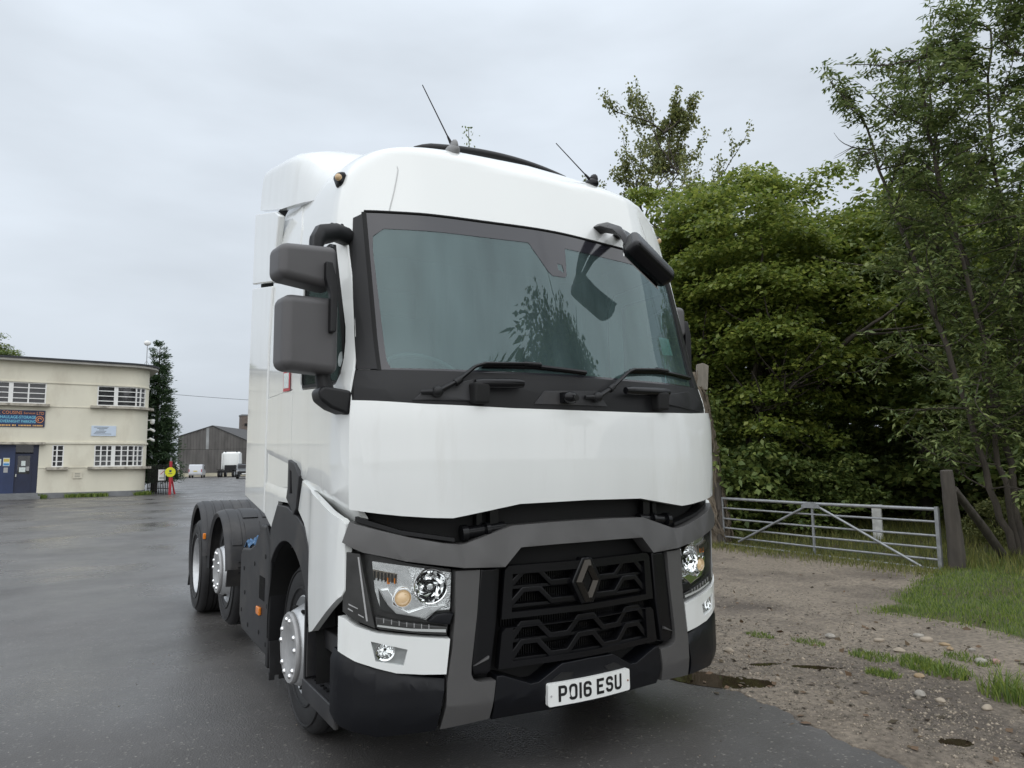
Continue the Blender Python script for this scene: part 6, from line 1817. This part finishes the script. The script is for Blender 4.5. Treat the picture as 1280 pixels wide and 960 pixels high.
P = [wd_ * 0 + wn_ * .12, wd_ * wl + wn_ * .12]; p.poly([P[0], P[1], P[1] + Vector((0, 0, .55)), P[0] + Vector((0, 0, .55))]); p.obj("base_wall", mat("pale_base_wall", (.42, .39, .30), .9, var=(1, .2)), wh, smooth=None)
for s0 in (0.0, wl):
    p = B(); b0 = wd_ * s0; h_ = eave(s0) - .1; p.poly([b0, b0 + back, b0 + back + Vector((0, 0, h_)), b0 + Vector((0, 0, h_))]); p.obj("side_wall", M_SHEET, wh, smooth=None)
tw = thing("tower_block", "plain brown brick tower rising behind the shed roof", "tower", (24.0, 138.6, 0))
p = B(); p.box((0, 0, 5.5), (3.2, 3, 11)); p.obj("wall", M_BRICKT, tw); p = B(); p.box((0, 0, 11.1), (3.4, 3.2, .25)); p.obj("coping", M_PLINTH, tw)
for z_ in (6.5, 9.3):
    p = B(); p.box((-.9, -1.52, z_), (.5, .06, .5)); p.obj("window", M_VOID, tw)
cb = B(); pts = [Vector((-14, 96, 12.5)).lerp(Vector((60, 66, 9.6)), t) + Vector((0, 0, -2.2 * 4 * t * (1 - t))) for t in np.linspace(0, 1, 24)]
cb.tube(pts, .022, 5); tag(cb.obj("overhead_cable", M_VOID), "thin overhead cable strung across the sky above the grey shed", "cable")

# ------------------------------------------------------------------ vehicles parked at the end of the yard
def simple_wheel(pb_parent, x, y, r, w):
    p = B(); p.lathe([(.0, -w / 2), (r * .55, -w / 2), (r * .62, -w / 2 + .02), (r * .95, -w / 2), (r, -w / 2 + .04), (r, w / 2 - .04), (r * .95, w / 2), (r * .6, w / 2), (0, w / 2)], (x, y, r), 'X', 20)
    o = p.obj("wheel", M_RUBBER, pb_parent)
    for s in (-1, 1):
        p = B(); p.lathe([(0, s * (w / 2 + .01)), (r * .5, s * (w / 2 + .01)), (r * .56, s * w / 2)], (x, y, r), 'X', 14); p.obj("rim", M_STEEL, o)
def small_van(loc, rz, lab, col, nm="parked_van", chevron=False, group="vehicles parked by the grey shed"):
    t = thing(nm, lab, "van", loc, rz, group)
    m = mat(nm + "_paint", col, .3, coat=.5)
    p = B(); p.prism([(-2.1, .35), (-2.15, .75), (-2.05, 1.15), (-1.92, 1.80), (-1.6, 1.88), (.4, 1.86), (.9, 1.65), (1.35, 1.12), (2.0, .95), (2.15, .6), (2.1, .35)], 'X', -.88, .88); p.bevel(.09, 3); p.obj("body", m, t)
    p = B(); p.prism([(-2.02, 1.18), (-1.90, 1.70), (-1.86, 1.70), (-1.98, 1.18)], 'X', -.74, .74); p.obj("rear_window", M_GLOSSBLK, t)
    for s in (-1, 1):
        p = B(); p.prism([(.05, 1.15), (.05, 1.68), (.45, 1.68), (.85, 1.55), (1.15, 1.15)], 'X', s * .875, s * .89); p.obj("side_window", M_GLOSSBLK, t)
        p = B(); p.box((s * .80, -2.10, 1.0), (.10, .06, .42)); p.obj("tail_lamp", M_REDP, t)
        for y in (-1.35, 1.35): simple_wheel(t, s * .78, y, .32, .2)
    p = B(); p.box((0, -2.16, .50), (1.6, .12, .24)); p.bevel(.03); p.obj("bumper", M_CAP if not chevron else M_BLACK, t)
    p = B(); p.box((0, -2.15, .95), (.5, .02, .11)); p.obj("number_plate", mat("yellow_plate", (.65, .50, .05), .5) if "yellow_plate" not in MATS else MATS["yellow_plate"], t)
    if chevron:
        for k in range(6):
            p = B(); p.prism([(-.75 + k * .25, .72), (-.63 + k * .25, .72), (-.48 + k * .25, 1.08), (-.60 + k * .25, 1.08)], 'Y', -2.15, -2.13); p.obj("chevron_stripe", M_REDP if k % 2 == 0 else MATS["sign_yellow"], t)
small_van((11.3, 107.3, 0), R(-14), "silver estate van parked with its back to the yard in front of the grey shed", (.50, .52, .55))
small_van((7.2, 100.6, 0), R(0), "white van with red and yellow chevrons half hidden behind the red post", (.78, .78, .74), "service_van", True)
lr = thing("parked_lorry", "distant white tractor lorry parked facing away beside the grey shed", "lorry", (16.2, 110.5, 0), R(-20), "vehicles parked by the grey shed")
p = B(); p.prism([(.6, 1.0), (.6, 3.55), (1.0, 3.75), (2.4, 3.6), (2.75, 2.4), (2.8, 1.0)], 'X', -1.22, 1.22); p.bevel(.10, 2); p.obj("cab", M_WHITE, lr)
for s in (-1, 1):
    p = B(); p.prism([(-.1, 1.1), (-.1, 3.5), (.6, 3.5), (.6, 1.1)], 'X', s * 1.16, s * 1.22); p.obj("side_fairing", M_WHITE, lr)
    for y in (-2.6, -1.3, 1.8): simple_wheel(lr, s * .98, y, .5, .34)
    p = B(); p.box((s * 1.0, -2.0, 1.12), (.5, 2.6, .06)); p.obj("mudguard", M_BLACK, lr)
    p = B(); p.tube([(s * .8, .62, 3.65), (s * .8, .62, 3.85)], .08, 8); p.obj("marker_lamp", M_BLACK, lr)
p = B(); p.box((0, -1.0, .85), (.9, 4.4, .3)); p.box((0, .3, 1.3), (1.6, .5, .9)); p.obj("chassis", M_BLACK, lr)
p = B(); p.box((0, -3.1, .75), (2.3, .15, .2)); p.obj("rear_bar", M_BLACK, lr)
pk = thing("pickup_truck", "dark grey pickup truck with a black canopy facing the yard beside the lorry cab", "pickup", (15.4, 94.6, 0), R(168), "vehicles parked by the grey shed")
p = B(); p.prism([(-2.5, .5), (-2.5, 1.15), (-1.0, 1.2), (-.6, 1.75), (.7, 1.8), (1.25, 1.2), (2.5, 1.05), (2.6, .5)], 'X', -.92, .92); p.bevel(.07, 2); p.obj("body", mat("gunmetal_paint", (.09, .10, .11), .3, coat=.5), pk)
p = B(); p.prism([(.72, 1.72), (1.18, 1.24), (1.22, 1.24), (.78, 1.74)], 'X', -.78, .78); p.obj("windscreen", M_GLOSSBLK, pk)
p = B(); p.prism([(-2.4, 1.2), (-2.3, 1.85), (-.55, 1.9), (-.5, 1.25)], 'X', -.85, .85); p.bevel(.05, 2); p.obj("canopy", M_GLOSSBLK, pk)
p = B(); p.box((0, 2.6, .75), (1.5, .08, .35)); p.obj("grille", M_BLACK, pk); p = B(); p.box((0, 2.65, .62), (.5, .03, .11)); p.obj("number_plate", M_PLATE, pk)
for s in (-1, 1):
    p = B(); p.box((s * .75, 2.52, .95), (.3, .12, .16)); p.obj("headlamp", M_SILVER, pk)
    p = B(); p.prism([(-.45, 1.25), (-.35, 1.68), (.55, 1.72), (1.0, 1.25)], 'X', s * .915, s * .93); p.obj("side_window", M_GLOSSBLK, pk)
    for y in (-1.6, 1.65): simple_wheel(pk, s * .82, y, .39, .26)
